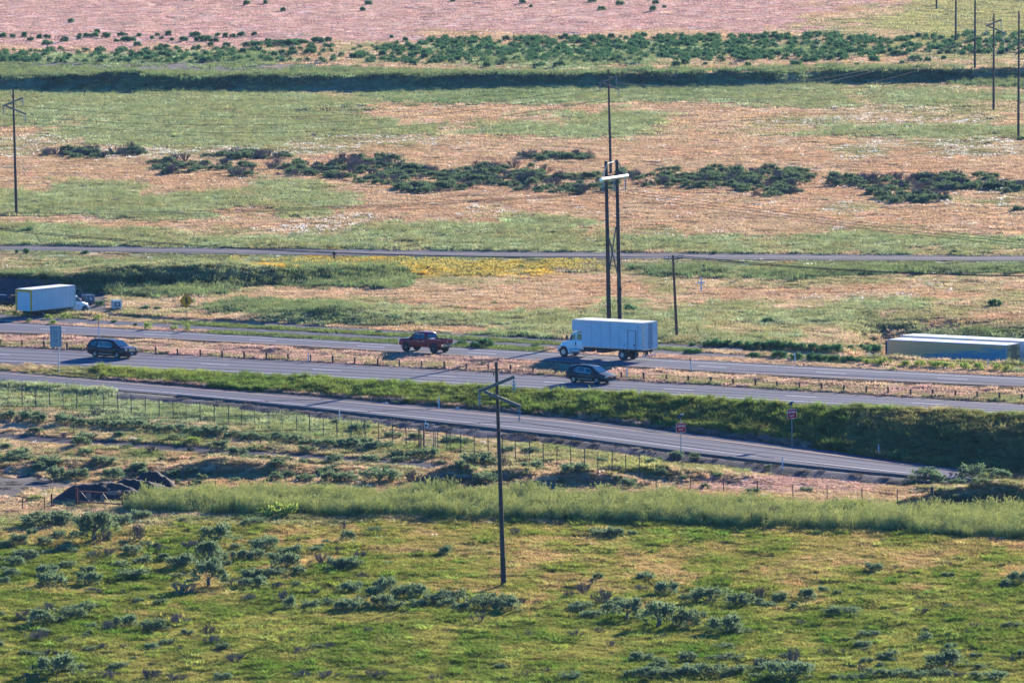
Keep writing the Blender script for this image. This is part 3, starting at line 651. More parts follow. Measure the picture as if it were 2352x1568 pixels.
# yellow-orange flowers below the frontage road
X, Y = sample(760, 900, 3); Z, x, y, col, h, dn, wf, gs, T, em, n = veg(X, Y)
yf = np.exp(-((x - 1000) / 430) ** 4) * ((y > np.interp(x, [600, 1000, 1500], [596, 600, 604])) & (y < np.interp(x, [600, 900, 1000, 1150, 1500], [606, 622, 640, 636, 618])))
k = (dn > 0) & (RNG.random(len(X)) < yf * .3 * (fbm(X / 4, Y / 14, 71, 4) > .44)) 
scatter('yellow_flowers', 'petaly', np.stack([X, Y, Z], -1)[k], np.ones((k.sum(), 3)) * RNG.uniform(.7, 1.3, (k.sum(), 1)), np.ones((k.sum(), 3)) * .8, 'bank of golden yellow flowers below the frontage road')
# tall mustard strip
X, Y = sample(500, 600, 6); Z, x, y, col, h, dn, wf, gs, T, em, n = veg(X, Y)
k = T; hh = 1.25 * RNG.uniform(.5, 1.35, k.sum()) * (.35 + 1.2 * fbm(X[k] / 2.5, Y[k] / 2.0, 13))
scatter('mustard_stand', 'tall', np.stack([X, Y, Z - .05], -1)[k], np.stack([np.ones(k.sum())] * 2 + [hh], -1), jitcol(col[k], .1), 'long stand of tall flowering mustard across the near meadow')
# fringes of tall flowering weeds elsewhere (hummock, canal bank, verges)
X, Y = sample(560, 1290, .8); jit = RNG.normal(0, 1, (3, len(X))); Z, x, y, col, h, dn, wf, gs, T, em, n = veg(X, Y, jit)
k = ((h > .45) & (dn > 0) & ~T & ~em & (RNG.random(len(X)) < .5)) | ((h > .9) & ~T & ~em)
hh = (h[k] * 1.0 + .25) * RNG.uniform(.7, 1.3, k.sum())
scatter('tall_weeds', 'tall', np.stack([X, Y, Z - .05], -1)[k], np.stack([np.full(k.sum(), 1.4)] * 2 + [hh], -1), jitcol(col[k], .12), 'tall pale seeding weeds on banks and field margins')
# bunchgrass on the embankment below the lower carriageway
X, Y = sample(560, 720, 9); Z, x, y, col, h, dn, wf, gs, T, em, n = veg(X, Y)
k = em & (RNG.random(len(X)) < dn * (.25 + .9 * (fbm(X / 2, Y / 2, 91) > .42))) & (dn > 0)
hh = h[k] * RNG.uniform(.6, 2.0, k.sum()) * (.7 + .8 * fbm(X[k] / 1.5, Y[k] / 1.5, 92, 2))
scatter('bunchgrass', 'bunch', np.stack([X, Y, Z - .03], -1)[k], np.stack([RNG.uniform(.8, 1.5, k.sum())] * 2 + [hh], -1), jitcol(col[k], .2), 'green bunchgrass covering the slope under the highway')
# short green and golden clumps beside the service road, and bunches through the meadow
X, Y = sample(455, 640, 1.1); Z, x, y, col, h, dn, wf, gs, T, em, n = veg(X, Y)
k = (dn > .4) & ~T & ~em & (gs > .4) & (fbm(X / 2.4, Y / 3, 95, 3) > .47); cc = jitcol(col[k] * [.8, 1.0, .8], .15)
scatter('grass_clumps', 'bunch', np.stack([X, Y, Z - .03], -1)[k], np.stack([RNG.uniform(1, 2.2, k.sum())] * 2 + [RNG.uniform(.3, .7, k.sum())], -1), cc, 'darker green grass clumps through the near meadow')
# ------------------------------------------------------------------ vehicles
def wheel(parent, x, y, r, w, side, rim='rims', spokes=6, dual=False, name='wheel'):
    """tyre with a rim; side = +1 / -1 tells which way the rim faces"""
    b = MB(); ww = w * (2.1 if dual else 1)
    b.lathe([(r*.56, -ww/2), (r*.9, -ww/2), (r, -ww*.38), (r, ww*.38), (r*.9, ww/2), (r*.56, ww/2), (r*.56, -ww/2)], axis='Y', n=28)
    b.cyl((0, -ww*.3, 0), (0, ww*.2, 0), r*.55, n=18)
    t = b.build(name, 'rubber', parent, (x, y, r), smooth=40)
    q = MB(); f = side * ww * .42
    q.lathe([(r*.50, f*.75), (r*.60, f*1.02), (r*.56, f*1.06), (r*.46, f*.7), (r*.50, f*.75)], axis='Y', n=24)
    for i in range(spokes):
        a = 2*math.pi*i/spokes; c, s_ = math.cos(a), math.sin(a)
        q.bar((c*r*.10, f*.92, s_*r*.10), (c*r*.54, f*.92, s_*r*.54), r*.11, r*.13)
    q.cyl((0, f*.7, 0), (0, f*1.1, 0), r*.17, n=12)
    q.build('rim', rim, t)
    return t
class Body:
    """lofted car body: stations (x, z bottom, z belt, half width, z top, half width of top)"""
    def __init__(s, st): s.st = st; s.X = [a[0] for a in st]
    def at(s, x): return [float(np.interp(x, s.X, [a[k] for a in s.st])) for k in range(1, 6)]
    def ring(s, x):
        zb, zl, w, zt, wt = s.at(x)
        h = [(w*.86, zb), (w*.98, zb + .10), (w, zb + (zl-zb)*.45), (w*.985, zl - .08), (w*.95, zl), (wt + (w*.95 - wt)*.18, zt - (zt-zl)*.16), (wt*.90, zt - .02), (wt*.5, zt + .015)]
        return [(0, zb)] + h + [(0, zt + .02)] + [(-y, z) for y, z in reversed(h)]
    def mesh(s, parent, m, arches=(), name='body'):
        xs_ = sorted(set([round(v, 3) for a, b in zip(s.X[:-1], s.X[1:]) for v in np.linspace(a, b, max(int((b-a)/.25), 1) + 1)]))
        P = []; n = len(s.ring(xs_[0]))
        for x in xs_: P += [(x, y, z) for y, z in s.ring(x)]
        fs = [(i*n+j, i*n+(j+1) % n, (i+1)*n+(j+1) % n, (i+1)*n+j) for i in range(len(xs_)-1) for j in range(n)]
        fs += [tuple(range(n)), tuple(range(len(xs_)*n-1, (len(xs_)-1)*n-1, -1))]
        b = MB(); b.add(P, fs); o = b.build(name, m, parent)
        if arches:
            c = MB()
            for x, z, r in arches: c.cyl((x, -3, z), (x, 3, z), r, n=28)
            cut = bpy.data.objects.new('cut', c.mesh('cut', 'black')); COL.objects.link(cut)
            # the wheel wells: cut through the flanks only
            md = o.modifiers.new('b', 'BOOLEAN'); md.operation = 'DIFFERENCE'; md.object = cut; md.solver = 'EXACT'
            pa = o.parent; o.parent = None
            dg = bpy.context.evaluated_depsgraph_get(); me = bpy.data.meshes.new_from_object(o.evaluated_get(dg)); o.modifiers.clear(); o.data = me; me.name = name; o.parent = pa
            bpy.data.objects.remove(cut)
        o.data.materials.clear(); o.data.materials.append(M[m])
        o.data.polygons.foreach_set('use_smooth', [True] * len(o.data.polygons)); o.data.set_sharp_from_angle(angle=rad(38))
        return o
    def side(s, x, f, sd, off=.012):
        """point on the greenhouse side at fraction f between belt (0) and roof (1)"""
        zb, zl, w, zt, wt = s.at(x); y0, z0 = w*.95, zl; y1, z1 = wt + (w*.95 - wt)*.18, zt - (zt-zl)*.16
        return (x, sd * (y0 + (y1-y0)*f + off), z0 + (z1-z0)*f)
    def win(s, parent, xb0, xb1, xt0, xt1, f0, f1, sd, m='glass', name='side_window', n=6, trim=None):
        if trim:
            s.win(parent, xb0-.025, xb1+.025, xt0-.025, xt1+.025, f0-.06, f1+.03, sd, trim, 'window_trim', n)
        P = []; off = .014 if trim is None and m != 'glass' else .022
        for i in range(n + 1):
            t = i / n
            for g in (0, 1):
                x = (xb0 + (xb1-xb0)*t) * (1-g) + (xt0 + (xt1-xt0)*t) * g; P.append(s.side(x, f0 + (f1-f0)*g, sd, off))
        Q = [(x, y - sd*.012, z) for x, y, z in P]; k = len(P)
        fs = [(2*i, 2*i+1, 2*i+3, 2*i+2) for i in range(n)]
        fs += [tuple(v + k for v in reversed(f)) for f in fs] + [(2*i, 2*i+2, k+2*i+2, k+2*i) for i in range(n)] + [(2*i+1, k+2*i+1, k+2*i+3, 2*i+3) for i in range(n)] + [(0, k, k+1, 1), (2*n, 2*n+1, k+2*n+1, k+2*n)]
        b = MB(); b.add(P + Q, fs); return b.build(name, m, parent)
def panel(parent, name, m, P, nrm, t=.02):
    """thin solid panel from a polygon P, pushed out along nrm"""
    nv = Vector(nrm).normalized(); A = [Vector(p) + nv*.006 for p in P]; B = [p + nv*t for p in A]; n = len(P)
    b = MB(); b.add(A + B, [tuple(range(n-1, -1, -1)), tuple(range(n, 2*n))] + [(i, (i+1) % n, n+(i+1) % n, n+i) for i in range(n)])
    return b.build(name, m, parent)
def set_vehicle(root, x, y, near_mid, phi, yoff=None):
    """stand the vehicle so the point midway between its nearer wheels is at picture point (x, y)"""
    X, Y, Z = place(x, y)
    c, s_ = math.cos(phi), math.sin(phi)
    root.location = (X - (c*near_mid[0] - s_*near_mid[1]), Y - (s_*near_mid[0] + c*near_mid[1]), Z + LL + .0)
    root.rotation_euler = (0, 0, phi)

# --- sport utility vehicles
def suv(name, paint, L, Wd, Hh, wb, label, big, trim, rim):
    r = empty(name, label=label, cat='SUV'); w = Wd / 2; xf = wb / 2; fr, re = L/2 + (.02 if big else .08), -L/2 + (.02 if big else .08)
    gz = .24 if big else .22; belt = 1.12 if big else 1.03
    if big:
        st = [(re, .62, 1.0, w*.90, 1.20, w*.86), (re+.10, .42, belt, w*.97, Hh-.42, w*.80), (re+.34, gz+.1, belt+.02, w, Hh-.10, w*.80), (re+.7, gz, belt+.02, w, Hh, w*.80),
              (-.2, gz, belt, w, Hh+.01, w*.82), (.72, gz, belt-.02, w, Hh-.06, w*.79), (1.62, gz, belt-.05, w, belt+.10, w*.84), (fr-.25, gz, belt-.10, w*.97, belt+.02, w*.82), (fr-.04, gz+.06, belt-.18, w*.92, belt-.06, w*.8), (fr, .38, .9, w*.88, .98, w*.78)]
    else:
        st = [(re, .62, .95, w*.86, 1.08, w*.80), (re+.12, .42, belt, w*.95, Hh-.50, w*.78), (re+.50, gz+.1, belt+.03, w, Hh-.10, w*.74), (re+1.1, gz, belt, w, Hh, w*.76),
              (-.1, gz, belt-.02, w, Hh+.01, w*.78), (.60, gz, belt-.05, w, Hh-.09, w*.74), (1.50, gz, belt-.09, w, belt+.07, w*.80), (fr-.45, gz, belt-.16, w*.95, belt-.08, w*.78), (fr-.08, gz+.04, belt-.26, w*.86, belt-.20, w*.72), (fr, .36, .72, w*.78, .78, w*.66)]
    B = Body(st); R_ = .40 if big else .37
    B.mesh(r, paint, [(xf, R_, R_*1.2), (-xf, R_, R_*1.2)])
    # dark inner wells and underside so nothing shows through
    ub = MB(); ub.box((0, 0, gz + .20), (wb - .92, Wd*.9, .3)); ub.box((xf, 0, .52), (.95, Wd*.62, .5)); ub.box((-xf, 0, .52), (.95, Wd*.62, .5)); ub.build('underbody', 'chassis', r)
    for sd in (-1, 1):
        if big:
            B.win(r, -1.15, -.38, -1.0, -.38, .12, .88, sd, trim=trim); B.win(r, -.28, .98, -.28, .45, .12, .88, sd, trim=trim); B.win(r, re+.55, -1.38, re+.60, -1.2, .12, .88, sd)
        else:
            B.win(r, re+.95, -1.02, re+1.2, -1.02, .30, .82, sd, trim=trim); B.win(r, -.95, -.10, -.95, -.10, .16, .84, sd, trim=trim); B.win(r, .0, .98, .0, .42, .14, .84, sd, trim=trim)
        zb_ = .44; b = MB(); b.box((0, sd*(w*1.0 + .0), zb_), (wb-1.0, .03, .035)); b.build('side_trim', 'alu', r)
        b = MB(); b.box((0, sd*(w*.93), gz+.02), (wb-.95, .16, .07)); b.build('side_step', 'chassis', r)
        for hx in ((-.55, .55) if big else (-.35, .62)):
            b = MB(); b.box((hx, sd*(w*.995+.012), belt-.17), (.2, .035, .035)); b.build('door_handle', 'chrome' if not big else paint, r)
        b = MB(); b.box((.98, sd*(w+.12), belt+.06), (.16, .24, .17)); b.build('mirror', paint if not big else 'black', r, bevel=.03)
        b = MB(); b.bar((re+.7, sd*w*.66, Hh+.06), (.35, sd*w*.66, Hh+.045), .045); b.bar((re+.8, sd*w*.66, Hh), (re+.8, sd*w*.66, Hh+.05), .04); b.bar((.3, sd*w*.66, Hh-.02), (.3, sd*w*.66, Hh+.05), .04)
        b.build('roof_rail', 'black', r)
        # lights
        fz = belt - .20 if big else belt - .30; hw = .34 if big else .30
        fy0 = w*.52
        b = MB(); b.box((fr-.13, sd*(w*.74), fz), (.24, hw, .25 if big else .15), rz=-sd*.28); b.build('headlight', 'lamp', r, bevel=.03)
        b = MB(); b.box((fr-.12, sd*(w*.66), .48), (.18, .26, .08), rz=-sd*.3); b.build('fog_light', 'chrome', r, bevel=.015)
        tz = belt - .05
        b = MB(); b.box((re+.08, sd*w*.88, tz), (.2, .15, .50 if big else .22)); b.build('tail_light', 'lred', r, bevel=.02)
        for wx in (xf, -xf): wheel(r, wx, sd*(w-.13), R_, .26, sd, rim, 6 if big else 10)
    # windshield and rear glass
    x0, x1 = (.80, 1.56) if big else (.68, 1.44)
    def top(x, q, d=.0): zb, zl, ww, zt, wt = B.at(x); return (x, q*(wt*.92), zt + .012 + d)
    P = [top(x1, -1), top(x1, 1), top(x0, .93), top(x0, -.93)]; nrm = (Vector(P[1])-Vector(P[0])).cross(Vector(P[3])-Vector(P[0])); nrm = nrm if nrm.z > 0 else -nrm
    panel(r, 'windshield', 'glassl', P, nrm, .025)
    a_, b_ = B.at(re+.12), B.at(re+.34); P = [(re+.07, -w*.72, belt+.12), (re+.07, w*.72, belt+.12), (re+.30, w*.68, Hh-.2), (re+.30, -w*.68, Hh-.2)]
    panel(r, 'rear_window', 'glass', P, (-1, 0, .3), .03)
    # grille
    if big:
        b = MB(); b.box((fr-.02, 0, belt-.24), (.10, w*.98, .36)); g = b.build('grille', 'chrome', r, bevel=.05)
        b = MB(); [b.box((fr+.035, 0, belt-.36+.06*i), (.02, w*.84, .03)) for i in range(5)]; b.build('grille_bars', 'alu', g)
        b = MB(); b.box((fr-.05, 0, .42), (.16, w*1.5, .14)); b.build('bumper', 'black', r, bevel=.04)
        b = MB(); b.box((fr+.02, -.0, .52), (.04, .3, .14)); b.build('license_plate', 'white', r)
    else:
        b = MB(); b.box((fr-.03, 0, belt-.33), (.10, w*1.05, .13)); g = b.build('grille', 'black', r, bevel=.03)
        b = MB(); b.bar((fr+.0, -w*.66, belt-.27), (fr+.035, 0, belt-.32), .04, .05); b.bar((fr+.0, w*.66, belt-.27), (fr+.035, 0, belt-.32), .04, .05); b.box((fr+.03, 0, belt-.39), (.03, .24, .06)); b.build('grille_bar', 'chrome', g)
        b = MB(); b.box((fr-.05, 0, .30), (.16, w*1.2, .07)); b.build('bumper', 'alu', r, bevel=.02)
    return r
HD = rad(-36)
s1 = suv('suv', 'maroon', 5.25, 2.04, 1.88, 2.96, 'dark maroon SUV with chrome grille on the lower carriageway, nearest the left edge', True, 'alu', 'rims')
set_vehicle(s1, 244.6, 823.5, (0, -.9), HD)
s2 = suv('suv', 'navy', 4.95, 1.99, 1.76, 2.82, 'dark blue-black SUV with sloping tailgate on the lower carriageway, below the white box truck', False, 'alu', 'rims')
set_vehicle(s2, 1345, 881.8, (0, -.87), HD)

# --- red pickup
def pickup():
    r = empty('pickup_truck', label='lifted red four-door pickup truck on the upper carriageway', cat='pickup truck'); w = 1.0; lift = .22
    L0, L1 = -2.95, 2.85; z0 = .52 + .12; bed = 1.42; hood = 1.40; roof = 2.12; xf, xr = 1.88, -1.85
    st = [(-.92, z0, 1.36, w, 1.50, w*.9), (-.82, z0, 1.40, w, 1.98, w*.80), (-.70, z0, 1.40, w, roof-.02, w*.78), (.1, z0, 1.38, w, roof+.02, w*.79), (.75, z0, 1.36, w, roof-.07, w*.77),
          (1.45, z0, 1.33, w, hood+.05, w*.84), (2.35, z0, 1.26, w*.97, hood-.02, w*.80), (2.72, z0+.02, 1.18, w*.94, hood-.08, w*.78), (2.85, z0+.1, 1.0, w*.9, 1.22, w*.78)]
    B = Body(st); R_ = .47
    B.mesh(r, 'red', [(xf, R_+.02, R_*1.22)])
    # cargo bed: two flanks, floor, front wall
    bb = MB(); x0, x1 = L0 + .12, -.98
    for sd in (-1, 1):
        bb.prism([(x0, z0+.05), (x0, bed), (x1, bed+.02), (x1, z0)], sd*w*.99, sd*(w*.99-.16))
    ob = bb.build('cargo_bed', 'red', r)
    c = MB(); c.cyl((xr, -3, R_+.02), (xr, 3, R_+.02), R_*1.22, n=28); cut = bpy.data.objects.new('cut', c.mesh('cut', 'black')); COL.objects.link(cut)
    md = ob.modifiers.new('b', 'BOOLEAN'); md.object = cut; md.solver = 'EXACT'; ob.parent = None
    dg = bpy.context.evaluated_depsgraph_get(); me = bpy.data.meshes.new_from_object(ob.evaluated_get(dg)); ob.modifiers.clear(); ob.data = me; me.name = 'cargo_bed'; ob.parent = r; bpy.data.objects.remove(cut)
    me.materials.clear(); me.materials.append(M['red'])
    b = MB(); b.box(((x0+x1)/2, 0, z0+.16), (x1-x0, w*1.66, .1)); b.box((x1+.03, 0, 1.1), (.06, w*1.7, .62)); b.build('bed_liner', 'black', r)
    b = MB(); b.box((x0-.01, 0, (bed+z0)/2+.05), (.09, w*1.72, bed-z0-.14)); tg = b.build('tailgate', 'red', r, bevel=.02)
    b = MB(); b.box((x0-.07, 0, 1.15), (.02, .12, .14)); b.build('badge', 'chrome', tg, bevel=.005)
    for sd in (-1, 1):
        B.win(r, .02, 1.18, .02, .62, .10, .86, sd); B.win(r, -.62, -.06, -.60, -.06, .10, .86, sd)
        b = MB(); b.bar((.05, sd*.87, roof-.17), (.66, sd*.87, roof-.2), .03, .05); b.bar((-.55, sd*.87, roof-.17), (-.06, sd*.87, roof-.17), .03, .05); b.build('window_visor', 'alu', r)
        for hx in (.18, -.52): MB().box((hx, sd*(w+.0), 1.22), (.17, .05, .04)).build('door_handle', 'chrome', r)
        MB().box((1.12, sd*(w+.16), 1.42), (.14, .26, .22)).build('mirror', 'black', r, bevel=.03)
        MB().box((x0-.02, sd*w*.86, 1.12), (.10, .18, .34)).build('tail_light', 'lred', r, bevel=.02)
        MB().box((2.74, sd*w*.76, 1.14), (.16, .30, .22), rz=-sd*.3).build('headlight', 'lamp', r, bevel=.03)
        # flared arches
        for ax in (xf, xr):
            f = MB(); n = 14
            P = []
            for i in range(n+1):
                a = math.pi * (i/n) * 1.06 - .09; c_, s_ = math.cos(a), math.sin(a)
                for q, oy in ((R_*1.20, .0), (R_*1.20, .07), (R_*1.36, .05), (R_*1.38, .0)): P.append((ax + q*c_, sd*(w-.02+oy), R_+.02 + q*s_))
            f.add(P, [(4*i+j, 4*i+j+1, 4*i+j+5, 4*i+j+4) for i in range(n) for j in range(3)]); f.build('fender_flare', 'red', r, smooth=50)
            wheel(r, ax, sd*(w-.10), R_, .32, sd, 'rimd', 8)
    P = [(-.88, -.74, 1.56), (-.88, .74, 1.56), (-.755, .68, 1.98), (-.755, -.68, 1.98)]; panel(r, 'rear_window', 'glass', P, (-1, 0, .35), .05)
    P = [(1.38, -.78, 1.50), (1.38, .78, 1.50), (.80, .70, 2.03), (.80, -.70, 2.03)]; panel(r, 'windshield', 'glassl', P, (.6, 0, 1), .03)
    b = MB(); b.box((x0-.16, 0, .80), (.2, 1.0, .18)); [b.box((x0-.17, sd*.74, .86), (.22, .56, .26)) for sd in (-1, 1)]; rb = b.build('rear_bumper', 'chrome', r, bevel=.03)
    MB().box((x0-.28, 0, .90), (.03, .32, .15)).build('license_plate', 'blue', rb)
    b = MB(); b.box((2.90, 0, .82), (.2, 1.84, .30)); b.build('front_bumper', 'chrome', r, bevel=.05)
    MB().box((2.86, 0, 1.12), (.1, 1.1, .30)).build('grille', 'chrome', r, bevel=.03)
    b = MB(); b.box((0, 0, .64), (5.2, .9, .22)); b.cyl((xf, -.9, R_), (xf, .9, R_), .09); b.cyl((xr, -.9, R_), (xr, .9, R_), .09); b.cyl((xr, -.2, R_), (xr, .2, R_), .22); b.cyl((-2.6, -.5, .55), (-1.2, -.5, .58), .07)
    b.bar((.3, -.5, .60), (1.6, -.5, .45), .08); b.build('chassis', 'chassis', r)
    b = MB(); b.box((-1.25, .45, bed+.02), (.35, .65, .12)); b.build('bed_rail_cover', 'roofw', r)
    return r
p1 = pickup(); set_vehicle(p1, 965, 810.5, (0.015, .9), rad(180 - 38))

# --- the big box truck
def box_truck():
    r = empty('box_truck', label='white box truck with side door and twin rear doors on the upper carriageway', cat='box truck')
    w = 1.28; xb0, xb1, zb, zt = -6.05, 1.58, 1.15, 3.92; xf, xr = 4.05, -3.35; nose = 2.80
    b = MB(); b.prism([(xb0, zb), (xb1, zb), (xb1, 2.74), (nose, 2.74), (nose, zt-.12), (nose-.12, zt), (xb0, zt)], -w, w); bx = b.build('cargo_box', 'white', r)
    b = MB(); b.box(((xb0+nose)/2-.03, 0, zt+.012), (nose-xb0-.2, w*2-.12, .03)); b.build('box_roof', 'roofw', r)
    b = MB()
    for sd in (-1, 1):
        b.box(((xb0+nose)/2, sd*(w+.012), zt-.06), (nose-xb0, .05, .11)); b.box(((xb0+xb1)/2, sd*(w+.012), zb+.06), (xb1-xb0, .05, .13)); b.box((xb0+.06, sd*(w+.012), (zb+zt)/2), (.13, .05, zt-zb-.24))
        b.box((xb1+.02, sd*(w+.008), 3.22), (.03, .04, 1.2)); b.box((xb1+.6, sd*(w+.01), 2.78), (1.1, .04, .08))
    b.build('corner_rails', 'alu', bx)
    for sd in (-1, 1):
        [MB().box((xb0+.6+k*.58*2, sd*(w+.003), 2.55), (.02 if k % 3 else .04, .012, 2.5)).build('panel_seam', 'seam', bx) for k in range(6)]
    for sd in (-1, 1):
        MB().box(((xb0+xb1)/2, sd*(w+.042), zb+.06), (7.2, .012, .05)).build('reflector_tape', 'tape', bx)
    # side door (left flank, the side seen)
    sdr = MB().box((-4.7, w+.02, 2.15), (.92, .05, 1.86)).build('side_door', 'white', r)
    b = MB(); [b.box((-4.7+o, w+.05, 2.15), (.06, .05, 1.96)) for o in (-.49, .49)]; b.box((-4.7, w+.05, 3.11), (1.04, .05, .06)); b.build('door_frame', 'seam', sdr)
    b = MB(); b.box((-4.97, w+.07, 1.62), (.26, .04, .05)); b.box((-5.01, w+.07, 1.58), (.05, .04, .34)); b.build('door_handle', 'black', sdr)
    MB().cyl((-3.75, w+.0, 1.62), (-3.75, w+.05, 1.62), .06, n=10).build('filler_cap', 'black', bx)
    for sd in (-1, 1):
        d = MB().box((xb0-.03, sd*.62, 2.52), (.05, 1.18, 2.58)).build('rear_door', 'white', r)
        b = MB(); [b.cyl((xb0-.08, sd*q, 1.2), (xb0-.08, sd*q, 3.82), .022, n=6) for q in (.12, .30)]; [b.box((xb0-.07, sd*1.2, z), (.05, .10, .08)) for z in (1.45, 2.1, 2.8, 3.5)]; b.box((xb0-.09, sd*.38, 1.75), (.04, .26, .05)); b.build('lock_bars', 'seam', d)
        b = MB(); b.box((xb0-.04, sd*.9, 1.02), (.08, .18, .12)); b.build('tail_light', 'lred', r)
    b = MB(); b.box((xb0-.02, 0, 3.86), (.10, w*2, .12)); b.box((xb0-.02, 0, 1.16), (.10, w*2, .12)); b.box((xb0-.02, w-.04, 2.5), (.10, .10, 2.6)); b.box((xb0-.02, -w+.04, 2.5), (.10, .10, 2.6)); b.build('rear_frame', 'alu', r)
    # chassis, tanks, rear bumper
    b = MB()
    for sd in (-1, 1): b.box((-.95, sd*.43, .98), (10.2, .09, .26))
    for x in (-5.3, -4.2, -1.8, -.6, .6, 1.6): b.box((x, 0, 1.0), (.1, .86, .18))
    b.cyl((xr, -.95, .5), (xr, .95, .5), .11); b.cyl((xr, -.25, .5), (xr, .25, .5), .26); b.cyl((xf, -.95, .5), (xf, .95, .5), .08)
    b.box((-.55, .0, .80), (1.0, 2.0, .36)); b.box((1.35, .55, .86), (1.3, .7, .42)); b.box((-4.95, .95, .62), (.04, .55, .7)); b.box((-4.95, -.95, .62), (.04, .55, .7)); b.box((.8, 0, .9), (4.2, .5, .3)); b.box((-3.35, 0, .98), (2.2, 2.0, .14))
    b.build('chassis', 'chassis', r)
    for sd in (-1, 1): MB().box((xb0+.35, sd*.6, .85), (.08, .1, .45)).build('bumper_bracket', 'chassis', r)
    b = MB(); b.box((xb0+.12, 0, .52), (.1, 2.3, .11)); rb = b.build('rear_bumper', 'alu', r)
    MB().box((xb0+.06, 0, .52), (.02, 2.2, .09)).build('reflector_tape', 'tape', rb)
    # cab
    cw = 1.12
    st = [(1.62, .98, 1.75, cw, 2.55, cw*.88), (1.70, .78, 1.75, cw, 2.62, cw*.9), (2.6, .78, 1.75, cw, 2.66, cw*.9), (3.0, .78, 1.75, cw, 2.60, cw*.87), (3.32, .78, 1.72, cw, 2.15, cw*.88), (3.48, .78, 1.68, cw*.99, 1.76, cw*.86)]
    B = Body(st); B.mesh(r, 'cabw', (), 'cab')
    hd = [(3.44, .80, 1.55, cw*.98, 1.72, cw*.78), (3.9, .82, 1.42, cw*.96, 1.62, cw*.66), (4.4, .86, 1.25, cw*.92, 1.50, cw*.58), (4.66, .88, 1.1, cw*.84, 1.36, cw*.52), (4.76, .92, 1.0, cw*.7, 1.18, cw*.45)]
    Body(hd).mesh(r, 'cabw', [(xf, .52, .60)], 'hood')
    for sd in (-1, 1):
        B.win(r, 2.62, 3.36, 2.62, 3.10, .06, .86, sd, name='side_window'); B.win(r, 1.80, 2.36, 1.80, 2.36, .10, .92, sd, name='sleeper_window')
        MB().box((2.50, sd*(cw+.02), 1.42), (.14, .05, .28)).build('door_handle', 'black', r, bevel=.02)
        MB().box((2.49, sd*(cw+.005), 1.7), (.02, .02, 1.7)).build('door_seam', 'steel', r)
        b = MB(); b.box((3.42, sd*(cw+.28), 2.05), (.10, .20, .46)); b.bar((3.2, sd*cw*.95, 2.28), (3.42, sd*(cw+.28), 2.26), .03); b.bar((3.2, sd*cw, 1.85), (3.42, sd*(cw+.28), 1.85), .03); b.build('mirror', 'black', r)
        b = MB(); b.cyl((2.05, sd*.98, .68), (3.0, sd*.98, .68), .27, n=16); b.build('fuel_tank', 'alu', r, smooth=40)
        b = MB(); b.box((3.18, sd*1.04, .60), (.42, .20, .62)); b.build('step', 'steel', r)
        f = MB(); n = 14; P = []
        for i in range(n+1):
            a = math.pi * (i/n) * 1.02; c_, s_ = math.cos(a), math.sin(a)
            for q, yy in ((.62, cw*.90), (.62, cw+.06), (.74, cw+.03), (.80, cw*.86)): P.append((xf + q*c_, sd*yy, .52 + q*s_*1.02))
        f.add(P, [(4*i+j, 4*i+j+1, 4*i+j+5, 4*i+j+4) for i in range(n) for j in range(3)]); f.build('fender', 'cabw', r, smooth=50)
        MB().box((4.52, sd*.82, 1.08), (.2, .3, .24), rz=-sd*.4).build('headlight', 'lamp', r, bevel=.03)
        wheel(r, xf, sd*(1.02), .52, .28, sd, 'alu', 10); wheel(r, xr, sd*(.90), .52, .26, sd, 'alu', 8, dual=True)
    P = [(3.44, -.86, 1.80), (3.44, .86, 1.80), (3.06, .82, 2.52), (3.06, -.82, 2.52)]; panel(r, 'windshield', 'glassl', P, (1, 0, .5), .05)
    MB().box((4.78, 0, .66), (.2, 2.2, .34)).build('front_bumper', 'black', r, bevel=.05)
    MB().box((4.74, 0, 1.08), (.08, .9, .5)).build('grille', 'chrome', r, bevel=.03)
    [MB().box((3.0, y, 2.70), (.10, .14, .07)).build('marker_light', 'orange', r) for y in (-.8, 0, .8)]
    return r
bt = box_truck(); set_vehicle(bt, 1361.4, 824.3, ((4.05-3.35)/2, 1.15), rad(180 - 36))

